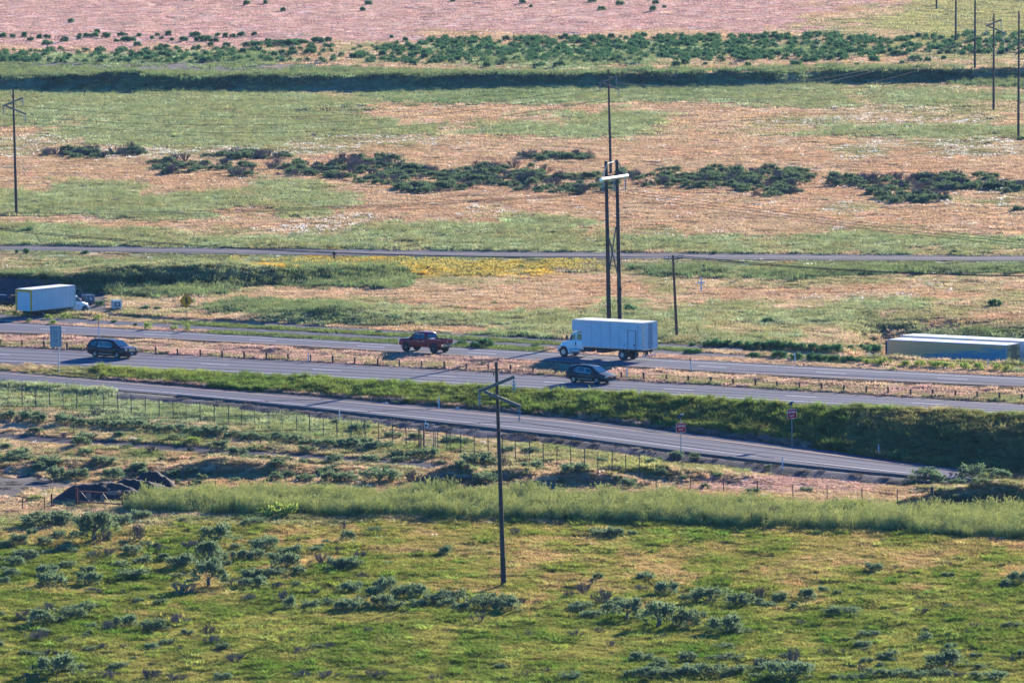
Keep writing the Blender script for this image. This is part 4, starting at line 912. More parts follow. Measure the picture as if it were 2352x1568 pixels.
# --- parked box truck at the left
def parked_truck():
    r = empty('box_truck', label='parked white box truck with a yellow rear door frame in the parking lot', cat='box truck')
    w = 1.22; x0, x1, zb, zt = -4.6, 2.4, .95, 3.35
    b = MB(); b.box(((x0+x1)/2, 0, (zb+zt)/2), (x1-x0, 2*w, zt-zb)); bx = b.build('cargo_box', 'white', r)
    MB().box(((x0+x1)/2, 0, zt+.015), (x1-x0-.1, 2*w-.1, .03)).build('box_roof', 'roofw', r)
    b = MB()
    for sd in (-1, 1):
        b.box(((x0+x1)/2, sd*(w+.01), zt-.05), (x1-x0, .05, .10)); b.box(((x0+x1)/2, sd*(w+.01), zb+.05), (x1-x0, .05, .12)); b.box((x1-.05, sd*(w+.01), (zb+zt)/2), (.11, .05, zt-zb-.22))
        for k in range(12): b.box((x0+.5+k*.56, sd*(w+.003), 2.15), (.012, .012, 2.1))
    b.build('corner_rails', 'steel', bx)
    b = MB(); [b.box((x0-.04, sd*(w-.09), (zb+zt)/2), (.12, .20, zt-zb)) for sd in (-1, 1)]; b.box((x0-.04, 0, zt-.13), (.12, 2*w-.38, .26)); b.build('rear_frame', 'yellowf', r)
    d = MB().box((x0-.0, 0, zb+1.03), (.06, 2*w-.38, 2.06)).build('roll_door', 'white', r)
    b = MB(); [b.box((x0-.035, 0, zb+.4*k), (.015, 2*w-.38, .02)) for k in range(1, 6)]; b.build('door_slats', 'steel', d)
    MB().box((x1+.3, 0, zt-.42), (.55, 1.5, .7)).build('reefer_unit', 'white', r, bevel=.05)
    b = MB(); [b.box((-.3, sd*.42, .78), (8.2, .09, .22)) for sd in (-1, 1)]; b.box((.4, -.9, .62), (1.2, .4, .4)); b.box((-2.6, 0, .7), (1.8, 1.9, .12)); b.cyl((-2.6, -.9, .45), (-2.6, .9, .45), .1); b.build('chassis', 'chassis', r)
    cw = .98
    st = [(2.42, .55, 1.50, cw, 2.10, cw*.86), (2.5, .5, 1.50, cw, 2.20, cw*.86), (3.1, .5, 1.48, cw, 2.18, cw*.85), (3.75, .5, 1.42, cw, 1.50, cw*.84)]
    B = Body(st); B.mesh(r, 'cabw', (), 'cab')
    hd = [(3.72, .55, 1.36, cw*.98, 1.46, cw*.8), (4.3, .55, 1.22, cw*.95, 1.34, cw*.75), (4.85, .58, 1.0, cw*.90, 1.16, cw*.7), (5.0, .62, .8, cw*.8, .9, cw*.66)]
    Body(hd).mesh(r, 'cabw', [(4.2, .45, .54)], 'hood')
    for sd in (-1, 1):
        B.win(r, 2.66, 3.58, 2.66, 3.24, .06, .88, sd); MB().box((2.62, sd*(cw+.01), 1.22), (.14, .04, .05)).build('door_handle', 'black', r)
        b = MB(); b.box((3.55, sd*(cw+.3), 1.72), (.10, .20, .42)); b.bar((3.3, sd*cw, 1.9), (3.55, sd*(cw+.3), 1.9), .04); b.bar((3.3, sd*cw, 1.5), (3.55, sd*(cw+.3), 1.5), .04); b.build('mirror', 'black', r)
        MB().box((4.78, sd*.72, .98), (.2, .3, .2), rz=-sd*.4).build('headlight', 'lamp', r, bevel=.03)
        wheel(r, 4.2, sd*.88, .44, .25, sd, 'alu', 8); wheel(r, -2.6, sd*.82, .44, .24, sd, 'alu', 8, dual=True)
    P = [(3.70, -.78, 1.53), (3.70, .78, 1.53), (3.22, .72, 2.10), (3.22, -.72, 2.10)]; panel(r, 'windshield', 'glassl', P, (.7, 0, 1), .03)
    MB().box((4.98, 0, .62), (.2, 1.9, .26)).build('front_bumper', 'cabw', r, bevel=.04)
    b = MB()
    for k in range(4): b.box((3.05, -cw-.005, 1.18-.09*k), (.5-.05*k, .012, .025))
    b.build('door_lettering', 'blue', r)
    return r
pt = parked_truck(); PH = rad(50)
X, Y, Z = place(196, 721.5); pt.location = (X - (math.cos(PH)*4.2 + math.sin(PH)*.98), Y - (math.sin(PH)*4.2 - math.cos(PH)*.98), Z + .02); pt.rotation_euler = (0, 0, PH)

# --- semi trailers
def trailer(label, L, side, H0=4.0):
    r = empty('semi_trailer', label=label, cat='semi trailer'); w = 1.28; zb = 1.25
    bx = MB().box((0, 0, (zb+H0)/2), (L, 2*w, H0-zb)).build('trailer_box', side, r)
    MB().box((0, 0, H0+.012), (L-.16, 2*w-.12, .025)).build('trailer_roof', 'roofw', r)
    b = MB()
    for sd in (-1, 1):
        b.box((0, sd*(w+.015), H0-.04), (L, .05, .10)); b.box((0, sd*(w+.015), zb+.05), (L, .05, .12)); b.box((-L/2+.06, sd*(w+.015), (zb+H0)/2), (.13, .05, H0-zb-.22)); b.box((L/2-.06, sd*(w+.015), (zb+H0)/2), (.13, .05, H0-zb-.22))
    b.build('edge_rails', 'steel', bx)
    MB().box((-L/2-.25, 0, H0-1.0), (.5, 1.9, 1.7)).build('cooling_unit', 'chassis', r, bevel=.06)
    for sd in (-1, 1):
        d = MB().box((L/2+.03, sd*.62, (zb+H0)/2), (.05, 1.18, H0-zb-.16)).build('rear_door', 'tandoor' if side == 'trailer' else 'white', r)
        b = MB(); [b.cyl((L/2+.08, sd*q, zb+.1), (L/2+.08, sd*q, H0-.1), .03, n=6) for q in (.18, .45)]; [b.box((L/2+.07, sd*.95, z), (.05, .6, .07)) for z in (zb+.6, zb+1.3, zb+2.1)]; b.build('lock_bars', 'chassis', d)
    b = MB(); b.box((0, 0, zb-.12), (L-.4, 1.0, .2)); b.box((L/2-1.7, 0, .85), (3.0, 1.1, .3)); b.box((L/2-.1, 0, .55), (.1, 2.2, .12)); [b.box((L/2-.1, s_*.5, .85), (.08, .08, .6)) for s_ in (-1, 1)]; b.build('chassis', 'chassis', r)
    for sd in (-1, 1): MB().box((-L/2+2.6, sd*.75, .6), (.14, .14, 1.2)).build('landing_leg', 'chassis', r); MB().box((0, sd*1.15, .9), (3.0, .06, .5)).build('side_skirt', 'steel', r)
    for x in (L/2-2.3, L/2-1.1):
        for sd in (-1, 1): wheel(r, x, sd*.92, .5, .25, sd, 'alu', 8, dual=True)
    return r
TH = rad(-34)
t1 = trailer('semi trailer with faded tan and blue ribbed side, parked at the right', 14.2, 'trailer', 3.85)
t2 = trailer('plain white semi trailer, farther of the two parked at the right, cut by the frame', 16.0, 'white', 3.95)
def by_top(root, x, y, lp, ph, zg):
    """stand a vehicle so its local point lp (x, y, z) shows at picture point (x, y), its wheels at height zg"""
    d = ray(x, y); z = zg + lp[2]; t = (z - HC) / d[2]; X, Y = d[0]*t, d[1]*t
    c, s_ = math.cos(ph), math.sin(ph); root.location = (X - (c*lp[0]-s_*lp[1]), Y - (s_*lp[0]+c*lp[1]), zg); root.rotation_euler = (0, 0, ph)
by_top(t1, 2313, 792.9, (7.1, -1.28, 3.85), TH, -2.48)
by_top(t2, 2069, 770.5, (-8, -1.28, 3.95), TH, -2.48)

# ------------------------------------------------------------------ small things in the lot
def tote(x, y, rz, label, panel_m, frame_m, scl=1):
    X, Y, Z = place(x, y); r = empty('storage_tote', (X, Y, Z), rz, label, 'storage tote')
    MB().box((0, 0, .62), (1.0, 1.12, .92)).build('tank', panel_m, r, bevel=.06)
    b = MB()
    for q in (.2, .45, .7, .95, 1.12):
        for sd in (-1, 1): b.box((0, sd*.58, q), (1.08, .035, .035)); b.box((sd*.53, 0, q), (.035, 1.16, .035))
    for sx in (-1, 1):
        for sy in (-1, -.5, 0, .5, 1): b.box((sx*.53, sy*.58, .64), (.035, .035, 1.0))
        for s_ in (-.5, 0, .5): b.box((s_, sx*.58, .64), (.035, .035, 1.0))
    b.build('cage', frame_m, r)
    b = MB(); b.box((0, 0, .14), (1.1, 1.2, .04)); [b.box((sx*.45, sy*.5, .06), (.16, .16, .13)) for sx in (-1, 0, 1) for sy in (-1, 0, 1)]; b.build('pallet', 'chassis', r)
    MB().box((0.0, -.605, .66), (.62, .02, .5)).build('label_plate', 'toted', r); MB().box((0.02, -.625, .68), (.24, .02, .24)).build('paper_label', 'white', r)
    b = MB(); b.cyl((0, -.6, .26), (0, -.72, .26), .06); b.build('valve', 'black', r); return r
tote(268, 711, rad(12), 'pale caged storage tote standing alone on the lot', 'tote', 'alu')
tote(203, 699, rad(30), 'dark caged storage tote behind the hood of the parked truck', 'toted', 'steel')
X, Y, Z = place(2, 704)
r = empty('parked_car', (X, Y, Z), rad(20), 'dark parked car at the left edge behind the box truck', 'car')
st = [(-2.2, .3, .85, .85, .95, .7), (-1.6, .22, .9, .88, 1.3, .66), (-.6, .22, .9, .88, 1.42, .66), (.5, .22, .88, .88, 1.36, .64), (1.2, .22, .86, .88, .95, .72), (2.1, .25, .75, .84, .82, .68), (2.25, .35, .6, .78, .66, .6)]
B = Body(st); B.mesh(r, 'navy', [(1.4, .33, .40), (-1.35, .33, .40)])
for sd in (-1, 1):
    B.win(r, -1.3, .9, -1.1, .45, .1, .85, sd)
    for x in (1.4, -1.35): wheel(r, x, sd*.76, .33, .2, sd)
panel(r, 'windshield', 'glassl', [(1.12, -.62, .97), (1.12, .62, .97), (.56, .58, 1.33), (.56, -.58, 1.33)], (.6, 0, 1), .03)
def tyre_pile(x, y, n, label):
    for i in range(n):
        X, Y, Z = place(x + i*9, y + (i % 2)); z = 0
        b = MB()
        b.lathe([(.28, -.12), (.5, -.12), (.54, 0), (.5, .12), (.28, .12), (.28, -.12)], n=18)
        for k in range(4 + i % 2):
            o = bpy.data.objects.new('tyre', b.mesh('tyre', 'rubber', 40)) if (i, k) == (0, 0) else first.copy()
            if (i, k) == (0, 0): first = o
            else: pass
            COL.objects.link(o); o.location = (X + .04*k, Y, Z + .12 + .245*k)
            tag(o, 'one of the black tyres stacked behind the parked box truck', 'tyre', 'black tyres stacked behind the parked truck')
        if i == 0: keep = first
        first = keep
tyre_pile(22, 701, 4, '')

# ------------------------------------------------------------------ signs and markers
def post_z(x, y): return place(x, y)
X, Y, Z = place(428, 759); r = empty('merge_sign', (X, Y, Z), 0, 'yellow diamond merge sign with black arrow on a thin post', 'road sign')
ph = (HC - Z); hgt = 64/21.4
MB().box((0, .03, hgt*.5+.4), (.07, .05, hgt+.8)).build('post', 'post', r)
face = empty('x'); bpy.data.objects.remove(face)
zc = 3.25; rzs = rad(34)
def rotp(pts, z0): return [(p[0], p[1] + z0) for p in pts]
b = MB(); b.prism(rotp([(-.86, 0), (0, -.86), (.86, 0), (0, .86)], zc), -.03, -.055); sf = b.build('sign_face', 'signy', r, rz=rzs)
b = MB(); o_, i_ = .84, .80
b.add([(-o_, -.062, zc), (0, -.062, zc-o_), (o_, -.062, zc), (0, -.062, zc+o_), (-i_, -.062, zc), (0, -.062, zc-i_), (i_, -.062, zc), (0, -.062, zc+i_)], [(0,1,5,4), (1,2,6,5), (2,3,7,6), (3,0,4,7)]); b.build('border', 'signk', sf, fix=False)
b = MB(); b.prism(rotp([(-.07, -.48), (.07, -.48), (.07, .12), (.19, .12), (0, .46), (-.19, .12), (-.07, .12)], zc), -.060, -.066); b.prism(rotp([(.05, .0), (.09, -.16), (.20, -.33), (.31, -.26), (.20, -.10), (.15, .04)], zc), -.060, -.066); b.build('arrow', 'signk', sf)

X, Y, Z = place(136, 859); r = empty('road_sign', (X, Y, Z), rad(-8), 'tall grey road sign seen from behind, left of the maroon SUV', 'road sign')
MB().box((0, -.05, 2.5), (.08, .08, 5.0)).build('post', 'steel', r)
MB().box((-.28, 0, 3.90), (1.2, .03, 2.15)).build('sign_plate', 'signback', r)
b = MB(); [b.box((-.28, -.04, z), (1.02, .05, .06)) for z in (3.15, 3.3+.5, 4.65)]; [b.box((x, -.06, 3.95), (.05, .05, 1.5)) for x in (-.62, .12)]; b.build('brackets', 'steel', r)

GL = {'W': [(0,1,.22,0),(.22,0,.5,.65),(.5,.65,.78,0),(.78,0,1,1)], 'R': [(0,0,0,1),(0,1,.7,1),(.7,1,.85,.75),(.85,.75,.7,.5),(.7,.5,0,.5),(.4,.5,.9,0)], 'O': [(.2,0,.8,0),(.8,0,1,.25),(1,.25,1,.75),(1,.75,.8,1),(.8,1,.2,1),(.2,1,0,.75),(0,.75,0,.25),(0,.25,.2,0)],
      'N': [(0,0,0,1),(0,1,1,0),(1,0,1,1)], 'G': [(1,.8,.75,1),(.75,1,.25,1),(.25,1,0,.7),(0,.7,0,.3),(0,.3,.25,0),(.25,0,.8,0),(.8,0,1,.2),(1,.2,1,.5),(1,.5,.55,.5)], 'A': [(0,0,.5,1),(.5,1,1,0),(.2,.35,.8,.35)], 'Y': [(0,1,.5,.5),(1,1,.5,.5),(.5,.5,.5,0)]}
def word(b, txt, cx, z, h, w, gap, t, y):
    tot = len(txt)*w + (len(txt)-1)*gap; x = cx - tot/2
    for ch in txt:
        for x0, z0, x1, z1 in GL[ch]:
            b.bar((x + x0*w, y, z + z0*h), (x + x1*w, y, z + z1*h), .008, t)
        x += w + gap
def wrong_way(x, y, hc, top, label, rz):
    X, Y, Z = place(x, y); r = empty('wrong_way_sign', (X, Y, Z), rz, label, 'road sign')
    MB().box((0, .04, top/2 - .1), (.06, .06, top+.1)).build('post', 'steel', r)
    p = MB().box((0, 0, hc), (.92, .02, .86)).build('sign_plate', 'signw', r, bevel=.004)
    MB().box((0, -.014, hc), (.86, .012, .80)).build('red_field', 'signr', p)
    b = MB(); word(b, 'WRONG', 0, hc+.07, .20, .10, .045, .028, -.026); word(b, 'WAY', 0, hc-.27, .20, .11, .05, .028, -.026); b.build('lettering', 'signw', p)
    b = MB(); b.bar((-.30, -.06, top-.30), (.05, .0, top-.02), .5, .03); b.build('solar_panel', 'black', r)
    MB().box((.12, 0, top-.02), (.26, .22, .16)).build('beacon', 'alu', r, bevel=.03)
    MB().box((0, .02, top-.2), (.10, .10, .3)).build('controller', 'black', r)
wrong_way(1564.5, 1051.6, 2.88, 4.1, 'red WRONG WAY sign in front of the ramp, lower and left of the pair', rad(20))
wrong_way(1819.5, 1027, 3.15, 4.3, 'red WRONG WAY sign beyond the ramp, upper and right of the pair', rad(20))

DEL = [(1008,938,27,0,'white marker post at the foot of the slope left of the near power pole'),(1184,906,28,0,'thin pale marker post just right of the near power pole top'),
       (1440,872,30,0,'white marker post in the median right of the dark blue SUV'),(227,779,36,1,'orange-tipped white marker post behind the maroon SUV'),(708,832,22,0,'white marker post in the median right of the maroon SUV'),
       (780,967,27,0,'white marker post on the near edge of the ramp'),(1588,852,26,1,'orange-tipped leaning marker post right of the box truck'),(1826,836,26,0,'white marker post among the green bushes left of the trailers'),
       (2018,1049,27,0,'white marker post on the dark slope right of the WRONG WAY signs'),(1797,1077,31,0,'white marker post in front of the ramp near its right end'),(2270,843,20,0,'short pale marker post in front of the trailers')]
for x, y, h, orr, lb in DEL:
    X, Y, Z = place(x, y); s_ = F / Y; hh = h / s_
    r = empty('marker_post', (X, Y, Z), rad(20), lb, 'marker post', 'roadside marker posts')
    if x == 1588: r.rotation_euler = (0, rad(-6), rad(20))
    b = MB(); b.box((0, 0, hh/2), (.11, .04, hh)); b.build('blade', 'delin', r)
    MB().box((0, -.024, hh-.12), (.09, .01, .16)).build('reflector', 'orange' if orr else 'lamp', r)
    if orr: MB().box((0, 0, hh+.12), (.115, .045, .26)).build('tip', 'orange', r)
X, Y, Z = place(1611, 673); r = empty('roadside_cross', (X, Y, Z), rad(15), 'pale blue ornamental cross standing alone in the far field', 'cross')
b = MB(); b.box((0, 0, .8), (.13, .08, 1.6)); b.box((0, 0, 1.22), (.66, .08, .13)); [b.cyl((q[0], -.05, q[1]), (q[0], .05, q[1]), .12, n=12) for q in ((-.33, 1.22), (.33, 1.22), (0, 1.62))]; b.build('cross_body', 'cross', r)
X, Y, Z = place(768, 593); r = empty('fire_hydrant', (X, Y, Z), 0, 'small rust-red hydrant beside the frontage road', 'hydrant')
b = MB(); b.lathe([(0,0),(.2,0),(.2,.06),(.13,.08),(.13,.62),(.17,.64),(.17,.7),(.12,.8),(.03,.88),(0,.88)], n=14); b.build('barrel', 'rustred', r, smooth=40)
b = MB(); b.cyl((-.26,0,.5), (.26,0,.5), .07); b.cyl((0,-.22,.45), (0,0,.45), .09); b.build('nozzles', 'rustred', r)
X, Y, Z = place(1050, 941); b = MB()
rr = random.Random(4)
for k in range(7): b.add([(rr.uniform(-.3,.3), rr.uniform(-.15,.15), rr.uniform(0,.28)) for _ in range(4)], [(0,1,2), (1,2,3), (0,2,3)])
tag(b.build('plastic_bag', 'litter', None, (X, Y, Z)), 'crumpled white plastic bag at the edge of the ramp', 'litter')
for i, (x, y) in enumerate([(795, 972), (1051-35, 1001), (1320, 1003+0), (884, 927)]):
    X, Y, Z = place(x, y); b = MB(); b.prism([(-.35, 0), (.3, 0), (.35, .08), (-.2, .12)], -.12, .12)
    tag(b.build('litter_scrap', 'litter', None, (X, Y, Z+.02), rz=i), ['pale scrap of litter on the gravel below the ramp, left end', 'flat white scrap left of the near power pole', 'small pale scrap beside the ramp right of the near pole', 'tiny white scrap on the ramp verge'][i], 'litter')
X, Y, Z = place(1525, 402); bm = bmesh.new(); bmesh.ops.create_icosphere(bm, subdivisions=3, radius=.7)
for v in bm.verts: v.co *= 1 + .35 * (float(fbm(v.co.x*1.5+v.co.z*2+5, v.co.y*1.5+3, 4)) - .5); v.co.z *= .65
me = bpy.data.meshes.new('boulder'); bm.to_mesh(me); bm.free(); me.materials.append(M['rock']); o = bpy.data.objects.new('boulder', me); COL.objects.link(o); o.location = (X, Y, Z+.2); tag(o, 'single dark boulder among the far sagebrush right of the pole', 'boulder')

# ------------------------------------------------------------------ utility poles
def insulators(b, c, n, r=.13, step=.2):
    x, y, z = c; b.cyl((x, y, z), (x, y, z - step*(n+1)), .03, n=6)
    for k in range(n):
        zz = z - step*(k+1); b.lathe([(.03, .06), (r, 0), (r*.9, -.03), (.03, 0)], (x, y, zz), n=10)
def wishbone(x, y, Hp, label, lean=0.0, rz=0.0, r0_=.17, arms=True, xy=None, hide=False):
    X, Y, Z = xy or place(x, y); r = empty('power_pole', (X, Y, Z), rz, label, 'power pole', 'tall power poles of the valley lines')
    tx = -math.tan(lean) * Hp
    b = MB(); n = 6
    for i in range(n): b.cyl((tx*i/n, 0, Hp*i/n - (.3 if i == 0 else 0)), (tx*(i+1)/n, 0, Hp*(i+1)/n), r0_*1.25*(1-.42*i/n), r0_*1.25*(1-.42*(i+1)/n), n=14, cap=(i in (0, n-1)))
    p = b.build('pole', 'wood', r, smooth=40)
    if arms:
        k = Hp / 17.7; c = lambda q, dz: (tx*(1-dz/Hp) + q*k, -.2*k, Hp - dz*k)
        A = [(-1.5, 2.32), (1.42, 1.16)]; Bq = [(-1.02, 2.28), (1.8, 3.5)]
        MB().bar(c(*A[0]), c(*A[1]), .17*k, .24*k).build('cross_arm', 'woodg', r)
        q0, q1 = Vector(c(*Bq[0])), Vector(c(*Bq[1])); q0.y -= .16*k; q1.y -= .16*k
        MB().bar(q0, q1, .17*k, .24*k).build('cross_arm', 'woodg', r)
        for q in (A[0], A[1], Bq[1]):
            e = Vector(c(q[0]*.93, q[1]+.12)); e.y -= .05; b = MB(); insulators(b, e, 3 + 0*1, .15*k, .27*k); b.build('insulator', 'insul', r, smooth=40)
        if not hide:
            MB().cyl((tx-.2, 0, Hp-.8), (tx-.2, 0, Hp-1.1), .05, n=8).build('ground_wire_clamp', 'black', r)
    return r, (X, Y, Z)
NP = wishbone(1157, 1348, 17.75, 'nearest tall power pole with slanted crossarms, standing in the near meadow', rad(1.3), r0_=.165)
b = MB(); b.cyl((0, 0, -.2), (-.05, 0, 2.3), .225, .21, n=14); b.build('base_wrap', 'black', NP[0])
MP = wishbone(1403, 400, 15.2, 'power pole with slanted crossarms rising behind the twin-post pole', rad(.9))
LP = wishbone(38, 495, 17.0, 'power pole with slanted crossarms near the left edge', rad(.6))
RP = wishbone(2282, 255, 16.3, 'power pole with slanted crossarms at the upper right', rad(-.4))
wishbone(2195, 98, 17, 'bare power pole left of the pair cut off by the top edge', rad(-.6))
wishbone(2239, 158, 19, 'bare power pole standing on the right canal bank, cut by the top edge', rad(-.5))
wishbone(2151, 23, 17, 'farthest power pole, only its foot showing at the top edge', 0)
EP = wishbone(2339, 320, 20.0, 'tall power pole beside the right edge with short flat arms', rad(-.5), arms=False)
er = EP[0]; k_ = F/EP[1][1]
b = MB(); b.bar((-.1, -.2, 20.0-6.5), (-2.2, -.2, 20.0-6.35), .10, .12); b.build('cross_arm', 'woodg', er); b = MB(); b.bar((0, -.2, 15.2), (1.9, -.2, 15.35), .10, .12); b.build('cross_arm', 'woodg', er); b = MB(); b.bar((0, -.2, 12.4), (1.9, -.2, 12.6), .10, .12); b.build('cross_arm', 'woodg', er)
# twin-post structure
X, Y, Z = place(1412, 777); HR = rad(63); r = empty('twin_pole_structure', (X, Y, Z), HR, 'twin-post power structure with bright crossarm and X-brace behind the box truck', 'power pole'); HFZ = Z
sp = 1.30; HF = 19.0
for sd in (-1, 1):
    b = MB(); n = 5
    for i in range(n): b.cyl((sd*sp - .42*i/n, 0, HF*i/n-(.3 if i == 0 else 0)), (sd*sp - .42*(i+1)/n, 0, HF*(i+1)/n), .25*(1-.32*i/n), .25*(1-.32*(i+1)/n), n=14, cap=(i in (0, n-1)))
    b.build('pole', 'wood', r, smooth=40)
za = HF - 1.85
b = MB(); b.cyl((-3.5, -.28, za), (2.75, -.28, za), .21, n=16); b.build('cross_arm', 'armw', r, smooth=40)
b = MB(); b.bar((-3.1, -.25, za), (-1.75, -.1, HF-.1*24/10*1.0+.0), .09); b.bar((2.35, -.25, za), (.95, -.1, HF-.24), .09); b.build('arm_braces', 'steel', r)
b = MB(); b.bar((-sp-.3, -.22, HF-8.2+0*1), (sp-.0, -.22, HF-14.0), .10); b.bar((sp-.3, .24, HF-7.2), (-sp-.1, .24, HF-13.8), .10); b.build('x_brace', 'woodg', r)
MB().cyl((-sp-.4, 0, HF-.3), (sp-.4, 0, HF-.1), .03, n=6).build('top_wire', 'steel', r)
HPTS = []
for q in (-3.05, -.35, 2.35):
    b = MB(); insulators(b, (q, -.28, za-.15), 7, .14, .17); b.build('insulator', 'insul', r, smooth=40)
    HPTS.append(Matrix.Rotation(HR, 3, 'Z') @ Vector((q, -.28, za-1.5)) + Vector((X, Y, Z)))
# distribution pole
X, Y, Z = place(1555, 773); r = empty('utility_pole', (X, Y, Z), rad(8), 'short brown utility pole with level crossarm right of the box truck', 'utility pole'); DZ = (X, Y, Z)
b = MB(); b.cyl((0, 0, -.2), (-.36, 0, 8.7), .17, .12, n=12); b.build('pole', 'woodr', r, smooth=40)
b = MB(); b.bar((-1.35, -.15, 8.3), (.68, -.15, 8.38), .11, .13); b.build('cross_arm', 'woodg', r); b = MB(); b.bar((-.95, -.12, 8.25), (-.35, -.05, 7.7), .05); b.bar((.3, -.12, 8.3), (-.3, -.05, 7.7), .05); b.build('braces', 'woodg', r)
DP = []
for q in (-1.3, -.85, .1, .6):
    b = MB(); b.lathe([(0, 0), (.05, 0), (.07, .08), (.05, .16), (.08, .2), (0, .26)], (q, -.15, 8.42), n=8); b.build('insulator', 'insul', r); DP.append(Matrix.Rotation(rad(8), 3, 'Z') @ Vector((q, -.15, 8.62)) + Vector((X, Y, Z)))
for x0, y0, x1, y1, c_, lb in [(1601, 748, 1613, 778, 'orange', 'slanting orange guy-wire guard right of the utility pole')]:
    X, Y, Z = place(x1, y1); b = MB(); b.cyl((0, 0, 0), (-.62, .1, 1.45), .05, n=8); o = b.build('guy_guard', 'orange', None, (X, Y, Z)); tag(o, lb, 'guy guard')

# wires
def wire(name, A, B, sag, m, rr_, label, group, n=26):
    A, B = Vector(A), Vector(B); pts = []
    for i in range(n + 1):
        t = i / n; p = A.lerp(B, t); p.z -= 4 * sag * t * (1 - t); pts.append(p - A)
    b = MB(); b.path(pts, rr_, 4); o = b.build(name, m, None, A, fix=False); return tag(o, label, 'power cable', group)
def ipt(P, q, dz, Hp=17.7, lean=0.0):
    X, Y, Z = P; k = Hp / 17.7; return Vector((X - math.tan(lean)*Hp + q*k*.93, Y - .25*k, Z + Hp - (dz + .12)*k - 1.05*k))
IP = [(-1.5, 2.32), (1.42, 1.16), (1.8, 3.5)]
nm = ['left arm end', 'upper arm end', 'lower arm end']
for i, (q, dz) in enumerate(IP):
    a, m_, b_ = ipt(LP[1], q, dz, 17.0, rad(.6)), ipt(MP[1], q, dz, 15.2, rad(.9)), ipt(RP[1], q, dz, 16.3, rad(-.4))
    wire('power_cable', a, m_, 3.0, 'wire', .022, f'far cable from the {nm[i]} of the left pole to the middle pole', 'cables of the far power line')
    wire('power_cable', m_, b_, 4.0, 'wire', .022, f'far cable from {nm[i]} of the middle pole to the upper right pole', 'cables of the far power line')
    wire('power_cable', a, a + Vector((-60, -32, 0)), 2, 'wire', .022, f'far cable leaving the frame from the {nm[i]} of the left pole', 'cables of the far power line')
    n0 = ipt(NP[1], q, dz, 17.75, rad(1.3))
    wire('power_cable', n0, n0 + Vector((190, -52, -8)), 4.5, 'wire', .016, f'near cable running right from the {nm[i]} of the nearest pole', 'cables of the nearest power line')
    wire('power_cable', n0, n0 + Vector((-190, 60, 3)), 4.0, 'wire', .016, f'near cable running left from the {nm[i]} of the nearest pole', 'cables of the nearest power line')
    rp = ipt(RP[1], q, dz, 16.3, rad(-.4))
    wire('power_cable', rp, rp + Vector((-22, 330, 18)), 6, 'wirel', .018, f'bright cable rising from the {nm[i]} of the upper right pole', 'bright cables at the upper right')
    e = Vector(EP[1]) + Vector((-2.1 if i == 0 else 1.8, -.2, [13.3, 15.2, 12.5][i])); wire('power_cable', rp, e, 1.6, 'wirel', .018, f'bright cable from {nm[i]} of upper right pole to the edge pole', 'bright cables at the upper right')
    h = HPTS[i]; lbh = ['left', 'middle', 'right'][i]
    wire('power_cable', h, h + Vector((-150, 74, -2)), 3.2, 'wire', .02, f'cable running left from the {lbh} insulator of the twin-post pole', 'cables of the twin-post line')
    wire('power_cable', h, h + Vector((150, -78, -6)), 3.2, 'wire', .02, f'cable running right from the {lbh} insulator of the twin-post pole', 'cables of the twin-post line')
for i, d in enumerate(DP):
    lbh = ['first', 'second', 'third', 'fourth'][i]
    wire('power_cable', d, d + Vector((-105, 62, 3.0)), 2.2, 'wire', .018, f'cable running left from the {lbh} insulator of the brown utility pole', 'cables of the utility line')
    wire('power_cable', d, d + Vector((60, -34, .5)), 1.2, 'wire', .018, f'cable running right from the {lbh} insulator of the brown utility pole', 'cables of the utility line')

# ------------------------------------------------------------------ fences
def fence(name, label, cat, line, xs0, xs1, step, hpost, wires, pm, wm, pr, wr, extra=None, brk=(), square=True, posts=None):
    """posts at picture columns along a ground polyline, wires strung between them"""
    xv = posts or list(np.arange(xs0, xs1, step)); P = []
    for i, x in enumerate(xv):
        y = float(np.interp(x, [p[0] for p in line], [p[1] for p in line])); P.append(Vector(place(x + (random.uniform(-1.2, 1.2)), y)))
    o0 = P[len(P)//2].copy(); r = empty(name, o0, 0, label, cat)
    pmesh = MB().box((0, 0, hpost/2 - .1), (pr, pr, hpost + .2)).mesh('post', pm) if square else MB().cyl((0, 0, -.2), (0, 0, hpost), pr/2, n=8).mesh('post', pm)
    for p in P:
        o = bpy.data.objects.new('post', pmesh); COL.objects.link(o); o.parent = r; o.location = p - o0; o.rotation_euler = (random.uniform(-.03, .03), random.uniform(-.03, .03), random.uniform(0, 1)); o.scale = (1, 1, random.uniform(.93, 1.07))
    b = MB()
    for z in wires:
        for a, c in zip(P[:-1], P[1:]): b.cyl(a - o0 + Vector((0, 0, z)), c - o0 + Vector((0, 0, z)), wr, n=3, cap=False)
    b.build('wires', wm, r, fix=False); return r, P
GFL = [(-40,931),(0,935),(100,938),(300,957),(500,978),(760,1010),(990,1036),(1180,1062),(1360,1085),(1520,1102)]
fence('wildlife_fence', 'tall wire fence of slim steel posts running along below the ramp', 'fence', GFL, -12, 1500, 31.5, 2.1, (.15, .5, .9, 1.3, 1.7, 2.0), 'post', 'wire', .06, .006)
MDL = [(-40,795),(51,797),(150,804),(352,814),(556,824),(760,834),(811,837),(1038,849),(1280,862),(1492,875),(1649,884),(2092,911),(2320,921),(2400,925)]
fence('cable_barrier', 'dark cable barrier on wooden posts along the highway median', 'barrier', MDL, 0, 2390, 51, .80, (.35, .50, .66), 'postw', 'wire', .13, .018)
BFL = [(417,1142),(574,1139),(738,1133),(891,1137),(1196,1133),(1357,1130),(1508,1130),(1661,1132),(1822,1145),(1980,1154),(2141,1167),(2304,1170),(2400,1174)]
